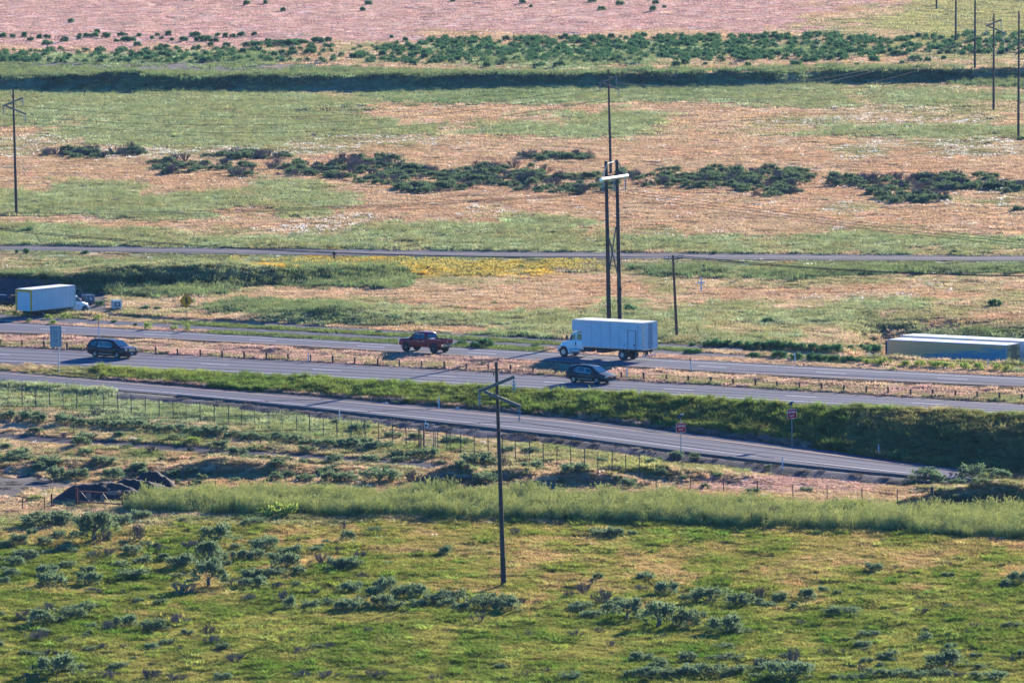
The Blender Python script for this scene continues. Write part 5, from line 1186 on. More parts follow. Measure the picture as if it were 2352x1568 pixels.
fr_, BP = fence('barbed_wire_fence', 'sparse barbed wire fence of thin posts behind the mustard stand', 'fence', BFL, 0, 0, 1, 1.35, (.4, .75, 1.1), 'post', 'wire', .06, .006, posts=[417,495,574,656,738,815,891,1040,1196,1280,1357,1430,1508,1585,1661,1740,1822,1900,1980,2060,2141,2222,2304,2390])
MB().cyl(BP[20] - fr_.location, BP[20] - fr_.location + Vector((0, 0, 1.9)), .13, n=10).build('corner_post', 'postw', fr_)
TFL = [(-30,998),(69,1001),(171,1005),(389,1013),(600,1026),(941,1066),(1075,1084)]
fence('barbed_wire_fence', 'low barbed wire fence along the near side of the gravel track', 'fence', TFL, 0, 0, 1, 1.1, (.4, .7, 1.0), 'post', 'wire', .05, .006, posts=[-20,69,171,280,389,500,600,720,830,941,1075])
# gateway in the wildlife fence
r = empty('fence_gate', place(985, 1037), 0, 'open pipe gateway with crossbars in the tall wire fence', 'gate'); s_ = F / r.location.y
def off(x, y, z=0): return ((x - 985) / s_, (1037 - y) * .0 , z)
b = MB()
for x, wd_ in ((962, .08), (966-4, .08), (1000, .07), (1006, .08), (1035, .07)): b.cyl(off(x, 0), off(x, 0, 2.15), wd_/2, n=8)
b.cyl(off(974, 0), off(974, 0, 2.5), .075, n=10); b.bar(off(905, 0, 2.05), off(974, 0, 1.85), .06); b.bar(off(974, 0, 1.75), off(1006, 0, 1.65), .06); b.bar(off(960, 0, .1), off(974, 0, 1.5), .06)
b.build('frame', 'post', r)
b = MB(); [b.box(off(990, 0, .3 + .28*k), (1.2, .03, .04)) for k in range(5)]; b.build('gate_rails', 'steel', r)
X, Y, Z = place(980, 1032); r = empty('meter_box', (X, Y, Z), 0, 'small pale box on a bracket above the fence gateway', 'utility box')
b = MB(); b.box((0, .3, 2.2+.0), (.40, .22, .40)); b.build('box', 'tote', r, bevel=.02); MB().box((-.02, .18, 2.22), (.24, .02, .24)).build('window', 'blue', r); MB().box((-.08, .3, 2.55), (.06, .1, .35)).build('antenna', 'delin', r); MB().bar((0, .3, 1.99), (-.6, 0, 1.85), .06).build('bracket', 'post', r); MB().cyl((-.6, 0, 0), (-.6, 0, 1.9), .05, n=8).build('stand', 'post', r)

# farm gates near the spoil heap
X, Y, Z = place(176, 1168); r = empty('farm_gate', (X, Y, Z), rad(-18), 'rust-red pipe gate with hanging signs beside the dark spoil heap', 'gate')
b = MB(); b.cyl((0, 0, -.2), (0, 0, 1.85), .10, n=10); b.cyl((.22, 0, .1), (.22, 0, 1.6), .06, n=8); b.build('gate_post', 'rustred', r)
b = MB(); b.bar((.2, 0, 1.55), (4.35, 0, 1.45), .10); b.bar((.2, 0, .62), (4.35, 0, .52), .10); b.bar((4.3, 0, .52), (4.3, 0, 1.45), .14); b.build('gate_frame', 'rustred', r)
b = MB(); b.bar((.4, .03, 1.5), (1.2, .03, .7), .05); b.bar((1.2, .03, .7), (2.0, .03, 1.5), .05); b.bar((2.4, .03, 1.5), (3.1, .03, .6), .05); b.build('gate_brace', 'post', r)
for x, z, w_, h_ in ((1.15, 1.12, .42, .62), (2.45, .98, .34, .66), (3.35, 1.5, .95, .34)): MB().box((x, -.08, z), (w_, .02, h_)).build('hanging_sign', 'woodg', r)
X, Y, Z = place(77, 1172); r = empty('farm_gate', (X, Y, Z), rad(5), 'small bent pipe gate nearest the left edge', 'gate')
b = MB(); b.cyl((-.95, 0, -.4), (-.95, 0, 1.15), .05, n=8); b.cyl((.95, 0, -.2), (.95, 0, 1.2), .05, n=8); b.build('gate_post', 'rustred', r)
b = MB(); b.path([(-.95, 0, .8), (-.85, 0, 1.05), (.75, 0, 1.15), (.93, 0, .95)], .035, 6); b.path([(-1.5, 0, .45), (-1.2, 0, .8), (-.95, 0, .8)], .03); b.path([(-.95, 0, .75), (-.7, 0, .78), (0, 0, .3)], .03); b.path([(.93, 0, .85), (.75, 0, .85), (.35, 0, .4)], .03); b.build('gate_frame', 'rustred', r)
X, Y, Z = place(119, 1166); o = MB().cyl((0, 0, -.2), (0, 0, 1.25), .08, n=8).box((.14, 0, .2), (.28, .2, .3)).build('gate_latch_post', 'rustred', None, (X, Y, Z)); tag(o, 'short rust-red latch post between the two farm gates', 'post')

# dark spoil heaps
def heap(x, y, L, Wd, Hh, seed, label, rz=0):
    X, Y, Z = place(x, y); n = 44; m = 26; vs = []
    for j in range(m):
        for i in range(n):
            u, v = i/(n-1)*2-1, j/(m-1)*2-1; rr_ = max(0, 1 - (u*u + v*v))
            h = Hh * (rr_ ** .8) * (.55 + .9 * float(fbm(u*2.2+seed, v*1.4, seed, 4))) ; vs.append((u*L/2, v*Wd/2, h - .15 + .06*float(vn(u*30, v*20, seed))))
    b = MB(); b.add(vs, [(j*n+i, j*n+i+1, (j+1)*n+i+1, (j+1)*n+i) for j in range(m-1) for i in range(n-1)])
    o = b.build('spoil_heap', 'spoil', None, (X, Y, Z), smooth=60, rz=rz); return tag(o, label, 'gravel heap', 'dark gravel heaps by the farm gate')
heap(232, 1148, 9.0, 5.0, 1.5, 3, 'long black gravel heap right behind the rust-red gate', rad(-6))
heap(318, 1138, 7.5, 4.0, 1.3, 8, 'black gravel heap in the middle of the row, fading behind the mustard', rad(-6))
heap(345, 1122, 5.0, 3.5, 1.5, 12, 'peaked dark gravel heap at the right end of the row')
# ------------------------------------------------------------------ shrubs: meshes
def branchy(b, p, d, L, r, depth, rnd, ends, spread=.55, up=.12):
    n = 3; q = Vector(p); dv = Vector(d).normalized(); pts = [q.copy()]
    for i in range(n):
        dv = (dv + Vector((rnd.uniform(-1,1), rnd.uniform(-1,1), rnd.uniform(-.6,1)+up)) * .22).normalized(); q = q + dv * L / n; pts.append(q.copy())
    for i in range(n): b.cyl(pts[i], pts[i+1], r*(1-.25*i), r*(1-.25*(i+1)), n=4, cap=False)
    if depth == 0: ends.append((pts[-1], dv)); return
    for k in range(rnd.choice((2, 3, 3))):
        nd = (dv + Vector((rnd.uniform(-1,1), rnd.uniform(-1,1), rnd.uniform(-.4,.9))) * spread).normalized()
        branchy(b, pts[rnd.choice((2, 3, 3))], nd, L*rnd.uniform(.55,.8), r*.62, depth-1, rnd, ends, spread, up)
def sage_parts(seed, flat=1.0, cl=80, per=16, mt='sage', lump=.35, leaf=.085, tree=False):
    """unit-size bush (about 1 wide, .75 high): woody frame and leaf sprays set on its twig ends and outer shell"""
    rnd = random.Random(seed); w = MB(); ends = []
    if tree: w.cyl((0, 0, -.05), (.02, .01, .30), .06, .045, n=7)
    for k in range(7):
        a = k * .9 + rnd.uniform(-.3, .3); e = rnd.uniform(.35, 1.1)
        branchy(w, (0, 0, .28 if tree else .02), (math.cos(a)*math.cos(e), math.sin(a)*math.cos(e), math.sin(e)), .24 if tree else .27, .018, 2, rnd, ends)
    f = MB(); C = [(p, d) for p, d in ends]; rnd.shuffle(C); C = C[:cl//2]
    lob = [(rnd.uniform(0, 6.28), rnd.uniform(.1, 1.3), rnd.uniform(.25, .5)) for _ in range(6)]
    while len(C) < cl:
        a, e = rnd.uniform(0, 6.283), math.asin(rnd.random() ** .8); d = Vector((math.cos(a)*math.cos(e), math.sin(a)*math.cos(e), math.sin(e)))
        rr_ = .36 + max(0, max(lump * math.exp(-((math.cos(a-la)*math.cos(e)*math.cos(le)+math.sin(e)*math.sin(le) - 1) / -.12)) * ls for la, le, ls in lob))
        rr_ *= rnd.uniform(.72, 1.05); z0 = .22 if tree else .0
        C.append((Vector((d.x*rr_*1.05, d.y*rr_*1.05, z0 + d.z*rr_*1.15)), d))
    for p, d in C:
        sz = leaf * rnd.uniform(.7, 1.4); tv = rnd.random()
        for _ in range(per):
            o = Vector((rnd.gauss(0,1), rnd.gauss(0,1), rnd.gauss(0,1))) * sz * .45
            g = (d * .9 + Vector((rnd.uniform(-1,1), rnd.uniform(-1,1), rnd.uniform(-.2,1.3))) * .8).normalized(); s_ = g.cross(Vector((rnd.uniform(-1,1), rnd.uniform(-1,1), rnd.uniform(-1,1)))).normalized() * sz * .17
            q = p + o; q.z = max(q.z, .0); f.add([q - s_, q + s_, q + g*sz*.8 + s_*.6, q + g*sz*.8 - s_*.6], [(0,1,2,3)], (tv*.3, tv*.3, tv*.6+.3, tv*.6+.3))
    for b in (w, f): b.v = [(x, y, z * flat) for x, y, z in b.v]
    return w.mesh('branches', 'branch', fix=False), f.mesh('foliage', mt, fix=False)
def dead_mesh(seed, flat=1.0, dens=13, depth=3, m='branch'):
    rnd = random.Random(seed); w = MB(); ends = []
    for k in range(dens):
        a = k * 6.283 / dens + rnd.uniform(-.4, .4); e = rnd.uniform(.3, 1.25)
        branchy(w, (rnd.uniform(-.06,.06), rnd.uniform(-.06,.06), 0), (math.cos(a)*math.cos(e), math.sin(a)*math.cos(e), math.sin(e)), .24, .030, depth, rnd, ends, .6, .3)
    w.v = [(x, y, max(z, -.02) * flat) for x, y, z in w.v]
    return w.mesh('dead_branches', m, fix=False)
M['twigs'] = leaf_mat('grey_twigs', (.24,.195,.17), .15, tipmix=0, var=.25)
M['olive'] = leaf_mat('olive_leaves', (.20,.26,.12), .4, tipcol=(.40,.42,.18), tipmix=.7, var=.2)
SAGE = [sage_parts(s, fl) for s, fl in ((1,1), (2,.85), (3,1.05), (4,.75), (5,.95), (6,1.1))]
SAGEF = [sage_parts(20+s, fl, 55, 12, 'sage', .35, .11) for s, fl in ((1,1), (2,.85), (3,1.05), (4,.75))]
TREE = [sage_parts(s, 1.15, 90, 16, 'sage', .3, .08, True) for s in (11, 12)]
GREENB = [sage_parts(40+s, .95, 80, 14, 'bushg', .25, .11) for s in range(4)]
WEED = [sage_parts(60+s, 1.1, 40, 10, 'weed', .4, .12) for s in range(3)]
OLV_ = [sage_parts(70+s, .8, 60, 14, 'olive', .25, .10) for s in range(2)]
DEAD = [dead_mesh(80+s, fl) for s, fl in ((0,.9), (1,.75), (2,1), (3,.65), (4,.85))]
DEADN = [dead_mesh(90+s, .9, 6, 3) for s in range(3)]
for m_ in DEAD: m_.materials.clear(); m_.materials.append(M['twigs'])
def join_unit(pair, name):
    """one mesh with both materials for bushes too small to show parts"""
    a, b = pair; bm = bmesh.new(); bm.from_mesh(a); n = len(bm.faces); bm.from_mesh(b)
    bm.faces.ensure_lookup_table()
    for f in bm.faces[n:]: f.material_index = 1
    me = bpy.data.meshes.new(name); bm.to_mesh(me); bm.free(); me.materials.append(a.materials[0]); me.materials.append(b.materials[0]); return me
SAGE1 = [join_unit(p, 'sagebrush') for p in SAGEF]; GREEN1 = [join_unit(p, 'green_bush') for p in GREENB]

ORD = ['', 'first', 'second', 'third', 'fourth', 'fifth', 'sixth', 'seventh', 'eighth', 'ninth', 'tenth', 'eleventh', 'twelfth']
def ordn(i):
    if i < len(ORD): return ORD[i]
    return f"{i}{'th' if 10 <= i % 100 <= 20 else {1:'st',2:'nd',3:'rd'}.get(i % 10, 'th')}"
ALLB = []      # (x, y, width px, height px, kind)
def crop(ox, oy, L):
    for x, y, w, h, k in L:
        ALLB.append(((ox + x / 1.8234) / 1.6327, (oy + y / 1.8234) / 1.6327, w / 2.977, h / 2.977, k))
g, d, t = 'g', 'd', 't'
crop(0, 1700, [(300,510,260,130,g),(430,500,150,90,g),(215,575,60,50,g),(120,640,110,90,g),(310,625,90,55,g),(410,590,80,55,g),(525,590,90,50,g),(345,695,110,45,g),(450,675,110,60,g),(170,720,140,80,g),(100,770,110,70,g),(460,785,100,50,g),(360,920,170,110,g),(600,905,140,85,g),(330,830,120,60,g),(70,850,100,60,g),(30,905,80,60,g),(835,790,100,70,g),(970,770,110,60,g),(900,860,190,90,g),(1250,790,180,90,g),(1420,740,180,130,g),(1120,740,90,50,g),(1210,860,90,50,g),(1430,935,190,185,t),(1250,975,180,110,d),
(640,615,240,190,t),(940,610,150,150,d),(710,610,150,120,d),(1490,610,200,110,g),(640,720,110,60,d),(740,720,120,80,d),(900,700,110,80,g),(1100,680,150,80,d),(1290,660,150,70,d),(1610,655,70,40,g),(1800,680,160,110,g),(1640,750,110,80,g),(1740,740,110,80,g),(1550,780,80,50,g),(1720,860,130,60,g),(1750,930,160,80,g),(1940,800,170,110,g),(1880,850,140,70,g),(2050,840,80,70,g),(1990,700,130,60,g),(2150,680,90,45,g),(2200,770,150,90,d),(2310,690,60,70,d),(2300,800,120,90,g),(1620,920,140,90,d),(1900,930,120,60,d),(1710,1010,170,70,d),(1930,1020,130,80,d),(1985,1070,80,80,g),(2120,1070,120,90,g),(2160,970,90,50,d),(2250,1060,80,60,g),(2330,1080,70,60,g),(2020,920,60,40,g),
(640,960,180,60,d),(170,1150,200,90,d),(280,1180,170,100,g),(480,1140,170,100,g),(580,1090,130,90,g),(390,1170,90,60,g),(320,1080,150,60,d),(250,1290,160,80,d),(300,1250,90,60,g),(630,1195,60,35,g),(740,1220,150,90,d),(860,1200,150,85,g),(1060,1215,170,85,g),(1220,1180,170,80,d),(1425,1250,130,70,d),(320,1390,170,70,d),(500,1310,100,40,d),(700,1340,90,50,d),(390,1520,210,130,g),(190,1550,150,70,d),(520,1490,90,50,g),(620,1540,160,70,d),(810,1485,100,55,g),(740,1545,150,60,d),(1020,1550,180,80,d),(1200,1560,140,60,d),(1470,1310,150,60,d),(1230,1360,90,60,d),(1610,1430,150,70,d),(2060,1370,130,60,d),(2240,1340,150,60,d),(2060,1540,150,90,d),(1520,1550,100,50,g),(2240,1540,160,70,d),(25,650,70,50,g),(20,1130,40,50,g),(960,450,140,70,d),(840,500,120,80,g),(970,460,120,70,g),(1250,480,90,50,d),(1160,505,60,25,d),(1730,500,140,60,g),(1900,440,180,85,'w'),(960,290,60,25,'w'),(230,330,110,30,'w'),
(140,60,160,60,g),(340,65,150,60,g),(380,185,110,80,g),(470,180,90,60,g),(545,185,120,85,g),(700,80,160,70,g),(770,185,120,75,g),(945,125,100,70,g),(1375,190,70,40,g),(1110,60,50,30,g),(1350,215,60,25,g),(1215,210,30,30,g),(1610,195,60,30,g),(1690,50,130,40,g),(1890,190,100,50,g),(2090,190,110,60,g),(2260,200,120,110,g),(1900,90,130,45,g),(2070,80,70,30,g),(2290,60,90,70,g)])
crop(1280, 1700, [(40,190,110,80,g),(255,200,220,110,g),(490,200,160,80,d),(990,210,150,90,g),(940,90,200,100,g),(780,100,70,30,g),(1310,120,140,60,g),(1570,140,120,60,g),(1650,130,80,45,g),(1500,195,40,30,g),(1290,190,60,60,d),(1970,240,110,60,g),(2070,240,120,50,d),(1790,245,100,30,g),(1850,130,170,60,d),(2300,40,60,50,g),(625,110,70,60,'n'),(725,100,70,60,'n'),(985,130,60,60,'n'),(190,60,110,40,g),(400,60,100,40,g),
(40,605,80,70,g),(15,530,50,80,d),(230,540,80,35,g),(520,700,110,60,d),(715,710,80,70,g),(1190,560,80,55,d),(1790,570,180,75,g),(1880,575,100,70,g),(1990,570,60,40,g),(50,800,150,110,g),(130,730,120,70,d),(140,860,90,70,d),(320,770,60,30,g),(330,850,100,40,d),(1755,865,60,65,g),(1660,960,140,90,d),(2090,870,110,55,g),(2050,940,140,50,d),(2230,975,130,90,g),
(70,960,150,70,g),(80,1075,170,110,g),(290,970,130,120,g),(230,990,100,70,g),(430,990,140,100,g),(530,1000,120,90,g),(280,1060,140,80,g),(370,1070,130,70,g),(520,1060,100,50,g),(620,1030,130,70,g),(760,1010,190,90,g),(720,1060,110,60,g),(980,1080,200,120,g),(820,1090,120,60,g),(1140,1090,160,100,g),(1230,1040,90,70,d),(1340,1035,80,40,d),(940,1170,140,110,'n'),(710,1225,60,40,'n'),(180,1240,110,60,d),(340,1265,90,30,g),(1560,1000,110,60,d),(1790,1030,160,100,d),(1890,1020,70,50,g),(1630,1080,140,60,g),(1720,1130,140,60,g),(1850,1090,130,70,g),(1960,1150,170,140,t),(2170,1200,210,160,t),(2320,1180,100,90,g),(1600,1270,120,80,d),(1200,1265,70,40,d),(1280,1260,90,60,'n'),(1760,1230,90,50,d),(2180,1280,110,60,'n'),(2050,1430,140,60,g),(2180,1480,110,60,g),(1985,1530,80,50,g),(2110,1545,160,70,g),(2270,1540,130,90,g),(1570,1550,150,50,g),(1090,1470,60,35,g),(1110,1560,90,40,'n'),(1240,1540,120,60,'n'),(640,1560,110,50,d),(230,1540,150,60,d),(90,1550,100,40,'n'),(1400,1510,80,40,d)])
crop(2560, 1700, [(10,930,40,30,g),(25,1010,80,60,g),(180,1025,200,120,g),(380,1055,130,110,g),(450,1040,110,70,g),(520,1000,130,80,d),(590,1060,90,60,g),(670,1030,110,90,g),(850,1015,110,80,g),(1310,815,110,70,g),(1470,800,120,50,d),(1810,780,90,50,d),(1820,850,80,30,g),(2215,920,60,60,g),(2300,900,110,80,g),(1380,615,80,30,d),(55,1190,150,120,g),(300,1240,210,120,g),(1090,1115,200,75,g),(1640,1110,130,60,d),(1790,1100,90,50,d),(2000,1210,110,70,'n'),(2260,1195,110,30,g),(1275,1255,140,45,g),(1840,1285,90,60,'w'),(820,1090,60,50,'n'),(30,1430,90,100,g),(300,1430,180,70,g),(290,1355,120,55,g),(400,1390,70,40,'n'),(540,1460,120,70,d),(640,1480,150,80,g),(760,1450,140,120,d),(985,1375,110,60,'n'),(1105,1385,110,60,d),(1250,1365,50,30,g),(1410,1410,110,50,g),(1220,1500,100,70,'n'),(1810,1470,200,110,g),(60,1540,150,80,g),(230,1530,180,80,g),(380,1520,120,60,g),(740,1550,230,110,g),(520,1550,100,40,g),(1330,1540,130,60,g),(1200,1560,110,50,g),(1480,1540,150,60,g),(1620,1550,120,60,g),(1760,1530,120,60,g),(1880,1540,150,60,d),(2100,1560,190,60,g),(2240,1420,110,50,'n'),(2320,1400,40,50,g),(1050,1560,90,40,g),
(480,280,80,35,g),(1665,180,150,85,g),(1745,200,90,70,g),(1980,170,160,90,g),(2090,150,80,40,g),(1850,160,90,40,d),(1910,355,150,80,g),(2110,365,170,65,g),(1660,345,80,40,d),(850,265,80,30,g),(240,165,60,35,g),(10,180,40,35,g),(80,40,60,40,g),(550,470,260,120,d),(585,105,40,25,g),(150,245,60,30,g),(1560,215,110,45,g),(1800,230,120,45,d),(1880,215,100,50,g),(2180,180,120,60,g),(2290,190,110,60,d),(2040,230,130,50,g),(2200,250,120,45,g),(1980,300,100,45,g),(2270,300,110,40,g),(1740,290,80,35,g),(1840,300,90,40,g)])
# hedge of sagebrush along the far side of the gravel track, and bushes beyond it (crop of the middle left)
crop(0, 860, [(60,1310,110,60,g),(200,1320,120,70,g),(130,1320,90,50,d),(280,1330,100,60,g),(445,1345,120,90,g),(550,1350,90,60,g),(650,1355,100,60,g),(740,1365,110,50,g),(810,1370,90,55,g),(930,1370,110,60,g),(1030,1385,120,60,g),(1120,1390,120,70,g),(1210,1400,110,60,g),(1300,1405,110,60,g),(1400,1410,110,60,g),(1490,1415,120,70,g),(1600,1430,130,70,g),(1700,1445,100,60,g),(1800,1450,110,60,g),(1900,1455,100,60,g),(2000,1470,100,60,g),(2100,1480,110,60,g),(2210,1490,120,60,g),(2310,1500,100,60,g),(180,1260,60,60,'n'),(660,1285,110,60,d),(780,1285,60,60,'n'),(480,1265,60,25,'n'),
(240,1400,110,40,g),(435,1430,90,50,d),(600,1440,110,50,g),(815,1440,90,50,g),(545,1490,110,70,g),(1110,1440,60,35,g),(1230,1445,120,35,g),(1310,1465,90,40,'w'),(1500,1515,110,65,g),(2090,1530,90,45,g),(40,1510,80,40,g),(130,1568,140,60,g),(1030,1540,120,60,d),(1300,1520,100,50,d),(1620,1560,120,60,g),(1925,1340,80,50,g),(2005,1340,70,50,g),(2285,1345,40,40,g),(1520,1555,60,30,g),(870,1500,60,30,g)])
crop(1280, 860, [(130,1395,120,60,g),(360,1435,110,50,g),(500,1450,100,50,g),(90,1500,90,60,g),(200,1515,110,60,g),(300,1500,120,60,g),(390,1560,90,50,g),(520,1560,120,50,g),(620,1568,100,60,g),(740,1470,130,60,g),(840,1480,90,50,g),(1140,1540,110,60,g),(1300,1540,110,40,g),(2290,1555,80,50,g),(375,1195,40,20,g),(60,1490,60,60,g)])
fr2 = random.Random(21)
for cx, cy, rx, ry, n in [(250,1260,260,60,26),(600,1300,260,60,24),(150,1440,170,80,16),(550,1440,300,80,16),(1700,1500,300,50,16),(2150,1500,180,50,14),(1900,1400,300,40,10),(500,1060,420,40,22),(900,1085,260,20,12),(1500,1080,200,25,10),(250,1095,200,15,8)]:
    for _ in range(n):
        x, y = cx + rx*fr2.uniform(-1, 1), cy + ry*fr2.uniform(-1, 1)
        if not (1140 < y < 1245 and x > 250) and y < 1560: w_ = fr2.uniform(14, 30); ALLB.append((x, y, w_, w_*fr2.uniform(.4, .65), fr2.choice('gggdn' if y > 1200 else 'gggd')))
BELT = [(200,353,60,7,9),(300,351,25,5,4),(410,380,60,13,14),(540,388,45,14,9),(570,356,90,5,12),(690,387,70,12,13),(850,388,95,24,38),(980,412,120,22,42),(1150,400,105,20,28),(1300,420,125,18,24),(1500,407,80,16,12),(1640,412,90,18,22),(1760,405,105,16,28),(1760,432,75,12,14),(1950,412,45,10,9),(2090,427,105,20,32),(2200,418,95,14,22),(2320,424,40,12,11),(1270,360,85,5,10),(2090,455,75,9,14),(2340,478,12,4,2),(150,352,40,5,5)]
brnd = random.Random(5); FARS = []
for cx, cy, rx, ry, n in BELT:
    for _ in range(int(n * 2.8)):
        a, q = brnd.uniform(0, 6.283), math.sqrt(brnd.random()); dead = brnd.random() < .38
        w_ = brnd.uniform(22, 46); FARS.append((cx + 1.12*rx*q*math.cos(a), cy + 1.25*ry*q*math.sin(a) + 6, w_, w_ * brnd.uniform(.42, .62), 'd' if dead else 'g'))
NB = len(ALLB)
print('listed bushes', NB, 'belt', len(FARS))

LAND = [(1157,1348,'the nearest power pole'),(232,1165,'the rust-red gate'),(1564,1052,'the lower WRONG WAY sign'),(985,1037,'the fence gateway'),(1403,400,'the middle power pole'),(38,495,'the left power pole')]
def band_name(y):
    for lim, nm in ((1080,'by the gravel track'),(1120,'behind the mustard'),(1180,'atop the near meadow'),(1235,'just below the mustard stand'),(1270,'high in the near meadow'),(1305,'in the upper meadow'),(1340,'in the middle meadow'),
                    (1375,'level with the pole foot'),(1410,'in the lower meadow clumps'),(1450,'in the open lower meadow'),(1490,'low in the meadow'),(1530,'near the bottom edge'),(9999,'on the very bottom edge')):
        if y < lim: return nm
def horiz(x):
    return ['at far left', 'left', 'left of centre', 'at centre', 'right of centre', 'right', 'at far right'][min(6, max(0, int(x / 336)))]
KN = {'g': ('sagebrush', 'sagebrush'), 'd': ('dead_shrub', 'dead shrub'), 't': ('sagebrush', 'sagebrush'), 'n': ('bare_shrub', 'bare shrub'), 'w': ('leafy_weed', 'weed')}
GR = {'g': 'sagebrush of the near ground', 't': 'sagebrush of the near ground', 'd': 'dead grey shrubs of the near ground', 'n': 'bare twiggy shrubs of the near ground', 'w': 'leafy green weeds of the near ground'}
def adj(w, h, k):
    s_ = 'tiny' if w < 22 else 'small' if w < 32 else 'mid-sized' if w < 44 else 'large' if w < 58 else 'very large'
    sh = 'low spreading' if h < w * .48 else 'rounded' if h < w * .72 else 'tall'
    return s_, sh
PH_ = {'g': 'grey-green sagebrush', 'd': 'dead grey twiggy shrub', 't': 'tree-shaped sagebrush with bare trunk', 'n': 'bare black-branched shrub', 'w': 'leafy yellow-green weed'}
used_lab = {}
for i in sorted(range(NB), key=lambda q: (band_name(ALLB[q][1]), ALLB[q][0])):
    x, y, w_, h_, k = ALLB[i]; a_, sh = adj(w_, h_, k)
    near = [nm_ for lx, ly, nm_ in LAND if abs(lx - x) < 75 and abs(ly - y) < 30]
    used_lab.setdefault((a_, sh, k, band_name(y)), []).append((i, near))
LAB = {}
for (a_, sh, k, bn), L_ in used_lab.items():
    for j, (i, near) in enumerate(L_):
        s_ = f"{a_} {sh} {PH_[k]} {bn}"
        if len(L_) > 1: s_ += f", {ordn(j+1)} from left"
        LAB[i] = s_
protos = {}
def stand_bush(x, y, w_, h_, k, label, group, parts=True, rnd=random.Random(9)):
    X, Y, Z = place(x, y); s_ = F / Y; W_, H_ = w_ / s_, h_ / s_
    name, cat = KN[k]
    if parts: W_ *= 1.1 + .15 * (y > 1480)
    if k in 'dn':
        me = rnd.choice(DEAD if k == 'd' else DEADN); o = bpy.data.objects.new(name, me); COL.objects.link(o); fl = .8
        o.scale = (W_ * 1.2, W_ * 1.2, H_ * 1.8 + .15)
    else:
        L_ = TREE if k == 't' else WEED if k == 'w' else (SAGE if parts else SAGE1)
        j = rnd.randrange(len(L_))
        if not parts:
            o = bpy.data.objects.new(name, L_[j]); COL.objects.link(o)
        elif (k, j) in protos:
            o = copy_tree(protos[(k, j)])
        else:
            o = empty(name)
            for nm_, me in zip(('branches', 'foliage'), L_[j]):
                c = bpy.data.objects.new(nm_, me); COL.objects.link(c); c.parent = o
            protos[(k, j)] = o
        o.scale = (W_ * 1.4, W_ * 1.3, H_ * (1.6 if k != 't' else 1.25) + (.2 if k != 't' else 0))
    o.location = (X, Y + W_ * .15, Z - .03); o.rotation_euler = (0, 0, rnd.uniform(0, 6.28))
    tag(o, label, cat, group); return o
for i in range(NB):
    x, y, w_, h_, k = ALLB[i]; stand_bush(x, y, w_, h_, k, LAB[i], GR[k])
# the belt of big sagebrush across the far field: the largest as individuals, the rest as one mass
ng = sum(1 for b_ in ALLB if b_[4] in 'gt'); nd_ = sum(1 for b_ in ALLB if b_[4] == 'd')
FARS.sort(key=lambda b_: -b_[2] * b_[3])
SEC = [(320,'at the left end of the far sagebrush belt'),(620,'in the scattered left part of the far belt'),(900,'in the dense heap of the far belt left of centre'),(1120,'in the dense middle of the far belt'),(1400,'in the far belt left of the twin-post structure'),(1620,'in the thin far belt right of the poles'),(1900,'in the far belt clump right of centre'),(9999,'in the far belt towards the right edge')]
cg = cd = 0; rest = {'g': [], 'd': []}; sel = []
for b_ in FARS:
    if b_[4] == 'g' and cg < 298 - ng: cg += 1; sel.append(b_)
    elif b_[4] == 'd' and cd < 298 - nd_: cd += 1; sel.append(b_)
    else: rest[b_[4]].append(b_)
cnt = {}
for x, y, w_, h_, k in sorted(sel):
    sec = next(nm_ for lim, nm_ in SEC if x < lim); up = 'back' if y < 395 else 'front' ; key = (sec, k, up); cnt[key] = cnt.get(key, 0) + 1
    lb = f"{'dark sagebrush' if k == 'g' else 'grey dead shrub'} {sec}, {up} side, {ordn(cnt[key])} from left"
    lb = lb.replace('in the thin far belt right of the poles', 'right of the twin poles');  lb = lb.replace('scattered ', '').replace(' left of centre', '') if len(lb.split()) > 16 else lb
    lb = lb.replace('of the far sagebrush belt', 'of far belt').replace(' of the far belt', ' of far belt').replace('the twin-post structure', 'twin posts') if len(lb.split()) > 16 else lb
    stand_bush(x, y, w_, h_, k, lb, 'shrubs of the far sagebrush belt', parts=False)
def mass(name, items, m, label):
    """many transformed copies of small meshes as one mesh"""
    V, Fc, base, cache = [], [], 0, {}
    for me, Tm in items:
        if me.name not in cache:
            co_ = np.zeros(len(me.vertices) * 3); me.vertices.foreach_get('co', co_); cache[me.name] = (co_.reshape(-1, 3), [tuple(p.vertices) for p in me.polygons])
        c_, f_ = cache[me.name]; Tn = np.array(Tm); V.append(c_ @ Tn[:3, :3].T + Tn[:3, 3]); Fc += [tuple(v + base for v in f) for f in f_]; base += len(c_)
    me = bpy.data.meshes.new(name); me.from_pydata(np.concatenate(V).tolist(), [], Fc); me.materials.append(M[m]); o = bpy.data.objects.new(name, me); COL.objects.link(o)
    return tag(o, label, None, None, 'stuff')
for nm_, lst, mm_, lb_ in (('sagebrush_scrub', rest['g'], 'sage', 'smaller sagebrush filling the far belt'), ('dead_scrub', rest['d'], 'twigs', 'smaller dead shrubs filling the far belt')):
    it = []
    for x, y, w_, h_, k in lst:
        X, Y, Z = place(x, y); s_ = F / Y; W_, H_ = w_/s_, h_/s_
        it.append(((random.choice(SAGEF)[1] if k == 'g' else random.choice(DEAD)), Matrix.Translation((X, Y, Z-.03)) @ Matrix.Rotation(random.uniform(0, 6.28), 4, 'Z') @ Matrix.Diagonal((W_, W_, H_*1.25, 1))))
    if it: mass(nm_, it, mm_, lb_)

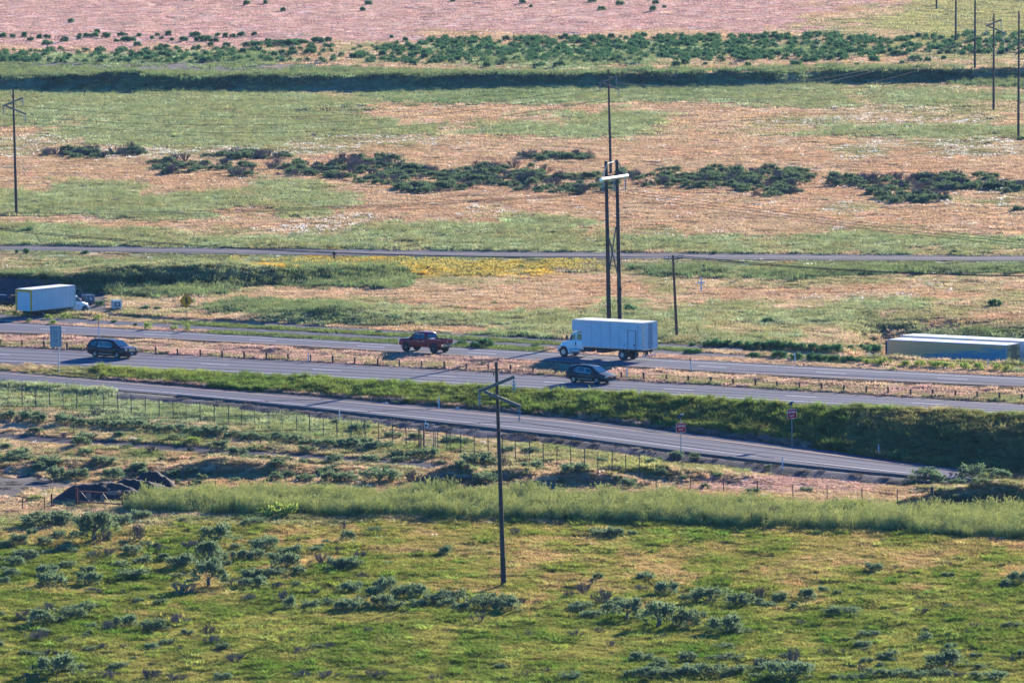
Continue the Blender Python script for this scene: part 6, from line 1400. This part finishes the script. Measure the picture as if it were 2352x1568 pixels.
# ------------------------------------------------------------------ green bushes: beyond the canal bank, along the lots and the verges
GB = [(x/2.977, y/2.977, w) for x, y, w in [(485,158,12),(1292,4,13),(1685,38,13),(1815,30,10),(1933,82,11),(20,262,14),(85,262,12),(165,260,13),(320,265,13),(545,250,9),(540,270,10),(595,258,18),(650,258,14),(665,230,11),(725,262,18),(825,250,12),(853,248,10),(855,285,20),(900,288,22),(795,290,10),(950,255,10),(1040,272,9),(1075,248,10),(1105,270,9),(1150,245,14),(1175,285,9),(1260,285,18),(1330,252,22),(1365,285,22),(1415,285,26),(1465,292,18),(1490,250,10),(1540,262,12),(1590,262,12),(1650,250,18),(1740,248,12),(320,312,20),(440,290,16),(210,285,12),(270,270,13),(940,322,16),(1100,325,10),(1125,340,22),(1205,342,10),(1350,345,18),(1440,320,12),(1550,325,16),(1720,320,40),(1830,290,12),(1900,310,60),(2010,305,40),(2070,305,26),(2180,295,28),(2245,290,14),(2120,370,26),(1995,375,22),(1930,375,14)]]
GB += [((x + 2334)/2.977, y/2.977, w) for x, y, w in [(187,40,18),(148,78,11),(760,14,10),(1240,25,12),(1297,54,8),(1475,8,8),(1715,18,18),(1780,72,16),(1903,38,15),(2148,32,13),(2128,78,12),(2207,58,9),(345,264,8),(437,285,12),(992,465,16),(1355,462,22),(1465,462,12),(1503,460,16),(2290,455,18),(640,440,14),(490,450,16)]]
GB += [((x + 4668)/2.977, y/2.977, w) for x, y, w in [(775,455,28),(845,430,20),(410,418,24),(15,445,16),(1310,425,26),(1195,445,8),(1500,440,10),(1590,420,28),(1785,410,10),(1675,425,14),(900,425,16),(2180,380,20),(1950,350,24),(155,448,10),(445,460,14),(1280,385,30),(1340,375,30),(1480,380,40),(1750,340,40),(1850,330,30)]]
GM = []
for _ in range(4200):
    x = brnd.uniform(-20, 2400); y = brnd.uniform(80, 150)
    lo, hi = np.interp(x, [0,500,560,900,1000,1500,1950,2050,2200,2400], [118,118,108,106,93,86,82,95,78,80]), np.interp(x, [0,430,520,860,1000,1950,2050,2400], [148,148,146,146,150,139,130,128])
    dn_ = float(np.interp(x, [0,430,700,880,960,1950,2040,2400], [.62,.55,.30,.5,.95,.95,.6,.6]))
    if lo < y < hi and brnd.random() < dn_ and float(fbm(x/28, y/5, 88, 3)) > .36: GM.append((x, y, brnd.uniform(8, 15)))
room = 296 - len(GB) - 62
GMs = sorted(GM, key=lambda b_: -b_[2]); GI = [(x, y, w, 1) for x, y, w in GB] + [(x, y, w, 0) for x, y, w in GMs[:max(room, 0)]]
cnt = {}
for x, y, w, sc_ in sorted(GI):
    X, Y, Z = place(x, y); s_ = F/Y; o = bpy.data.objects.new('green_bush', brnd.choice(GREEN1)); COL.objects.link(o); W_ = w/s_*1.35
    o.location = (X, Y, Z-.03); o.rotation_euler = (0, 0, brnd.uniform(0, 6)); o.scale = (W_, W_, min(W_*1.15, 1.8)*brnd.uniform(.8, 1.1)) 
    row = 'on the top pink field' if y < 76 else 'of the scattered ones' if y < 100 and x < 900 else "at the thicket's back" if y < 110 else "in the thicket's middle" if y < 128 else "at the thicket's front" if y < 148 else 'between thicket and canal bank'
    key = (row, horiz(x)); cnt[key] = cnt.get(key, 0) + 1
    tag(o, f"dark green bush {row}, {horiz(x)}, {ordn(cnt[key])} from left", 'bush', 'dark green bushes beyond the canal bank')
lowm = sage_parts(45, .95, 26, 9, 'bushg', .25, .19)[1]; it = []
for x, y, w in GMs[max(room, 0):]:
    X, Y, Z = place(x, y); W_ = w/(F/Y)*1.3
    it.append((lowm, Matrix.Translation((X, Y, Z-.03)) @ Matrix.Rotation(brnd.uniform(0, 6), 4, 'Z') @ Matrix.Diagonal((W_, W_, min(W_, 1.5)*1.1, 1))))
mass('green_thicket', it, 'bushg', 'dark green thicket of low bushes beyond the canal bank')
# roadside bushes (picture px): right lot hedge, verge clumps, lone bushes of the middle field
RB = [('g', 'row behind the dark gravel strip', [(1590,795,16,11),(1627,797,26,20),(1648,797,30,24),(1672,796,24,20),(1695,798,28,20),(1720,798,26,18),(1745,800,30,20),(1768,800,34,24),(1790,800,32,24),(1815,802,30,22),(1840,803,30,20),(1868,804,32,20),(1895,805,30,18),(1922,807,34,22),(1950,808,30,20),(1980,809,34,24),(2008,810,34,24)]),
      ('g', 'row between gravel strip and highway', [(1580,812,24,14),(1600,812,24,14),(1733,820,26,14),(1790,825,38,24),(1830,828,30,22),(1866,830,36,24),(1884,831,34,22),(1915,832,34,20),(1948,833,34,20),(1968,834,30,16)]),
      ('w', 'row in front of the trailers', [(2000,838,40,18),(2030,840,40,20),(2080,843,30,18),(2110,843,34,18),(2135,845,30,18),(2160,846,40,20),(2180,846,30,16),(2218,850,26,22),(2245,851,30,22),(2290,853,26,20),(2315,856,26,20),(2052,850,16,9)]),
      ('w', 'row beside the parked box truck and lots', [(150,733,26,16),(225,735,20,14),(110,734,22,14),(67,742,14,12),(122,745,22,12),(340,758,20,20),(400,758,18,14),(429,762,16,22),(30,728,30,16),(60,727,26,14)]),
      ('g', 'verge between service road and driveway', [(310,750,12,10),(262,742,14,10),(1118,797,36,24),(1060,792,26,14),(1090,795,26,14),(1230,798,22,10),(870,766,18,10),(1000,785,20,10)]),
      ('g', 'lone bush of the middle field', [(230,702,24,14),(333,711,18,12),(363,714,20,12),(1446,718,30,24),(1765,744,32,18),(1775,713,24,10),(1727,739,6,12),(1760,692,10,10),(2287,705,34,22),(2205,693,16,8),(1845,643,22,8),(1854,640,12,6),(1135,699,18,8),(1080,740,12,8),(64,536,30,18),(196,583,20,10),(39,582,8,12),(60,583,14,16),(914,595,16,6),(1640,585,10,10),(2006,583,10,10),(2190,585,18,14),(1560,766,16,10),(1575,770,16,10),(2345,322,20,10)])]
for k, desc, L_ in RB:
    c_ = 0
    for x, y, w_, h_ in sorted(L_):
        c_ += 1; X, Y, Z = place(x, y); s_ = F/Y; W_, H_ = w_/s_, h_/s_
        pr = brnd.choice(GREENB if k == 'g' else WEED); o = empty('roadside_bush' if k == 'g' else 'leafy_weed')
        for nm_, me in zip(('branches', 'foliage'), pr): q = bpy.data.objects.new(nm_, me); COL.objects.link(q); q.parent = o
        o.location = (X, Y, Z-.03); o.scale = (W_*1.1, W_*1.1, H_*1.3); o.rotation_euler = (0, 0, brnd.uniform(0, 6))
        tag(o, f"{'green bush' if k == 'g' else 'yellow-green weed'} of the {desc}, {ordn(c_)} from left" if 'lone' not in desc else f"lone green bush of the middle field, {ordn(c_)} from left", 'bush' if k == 'g' else 'weed', 'roadside bushes and weeds')
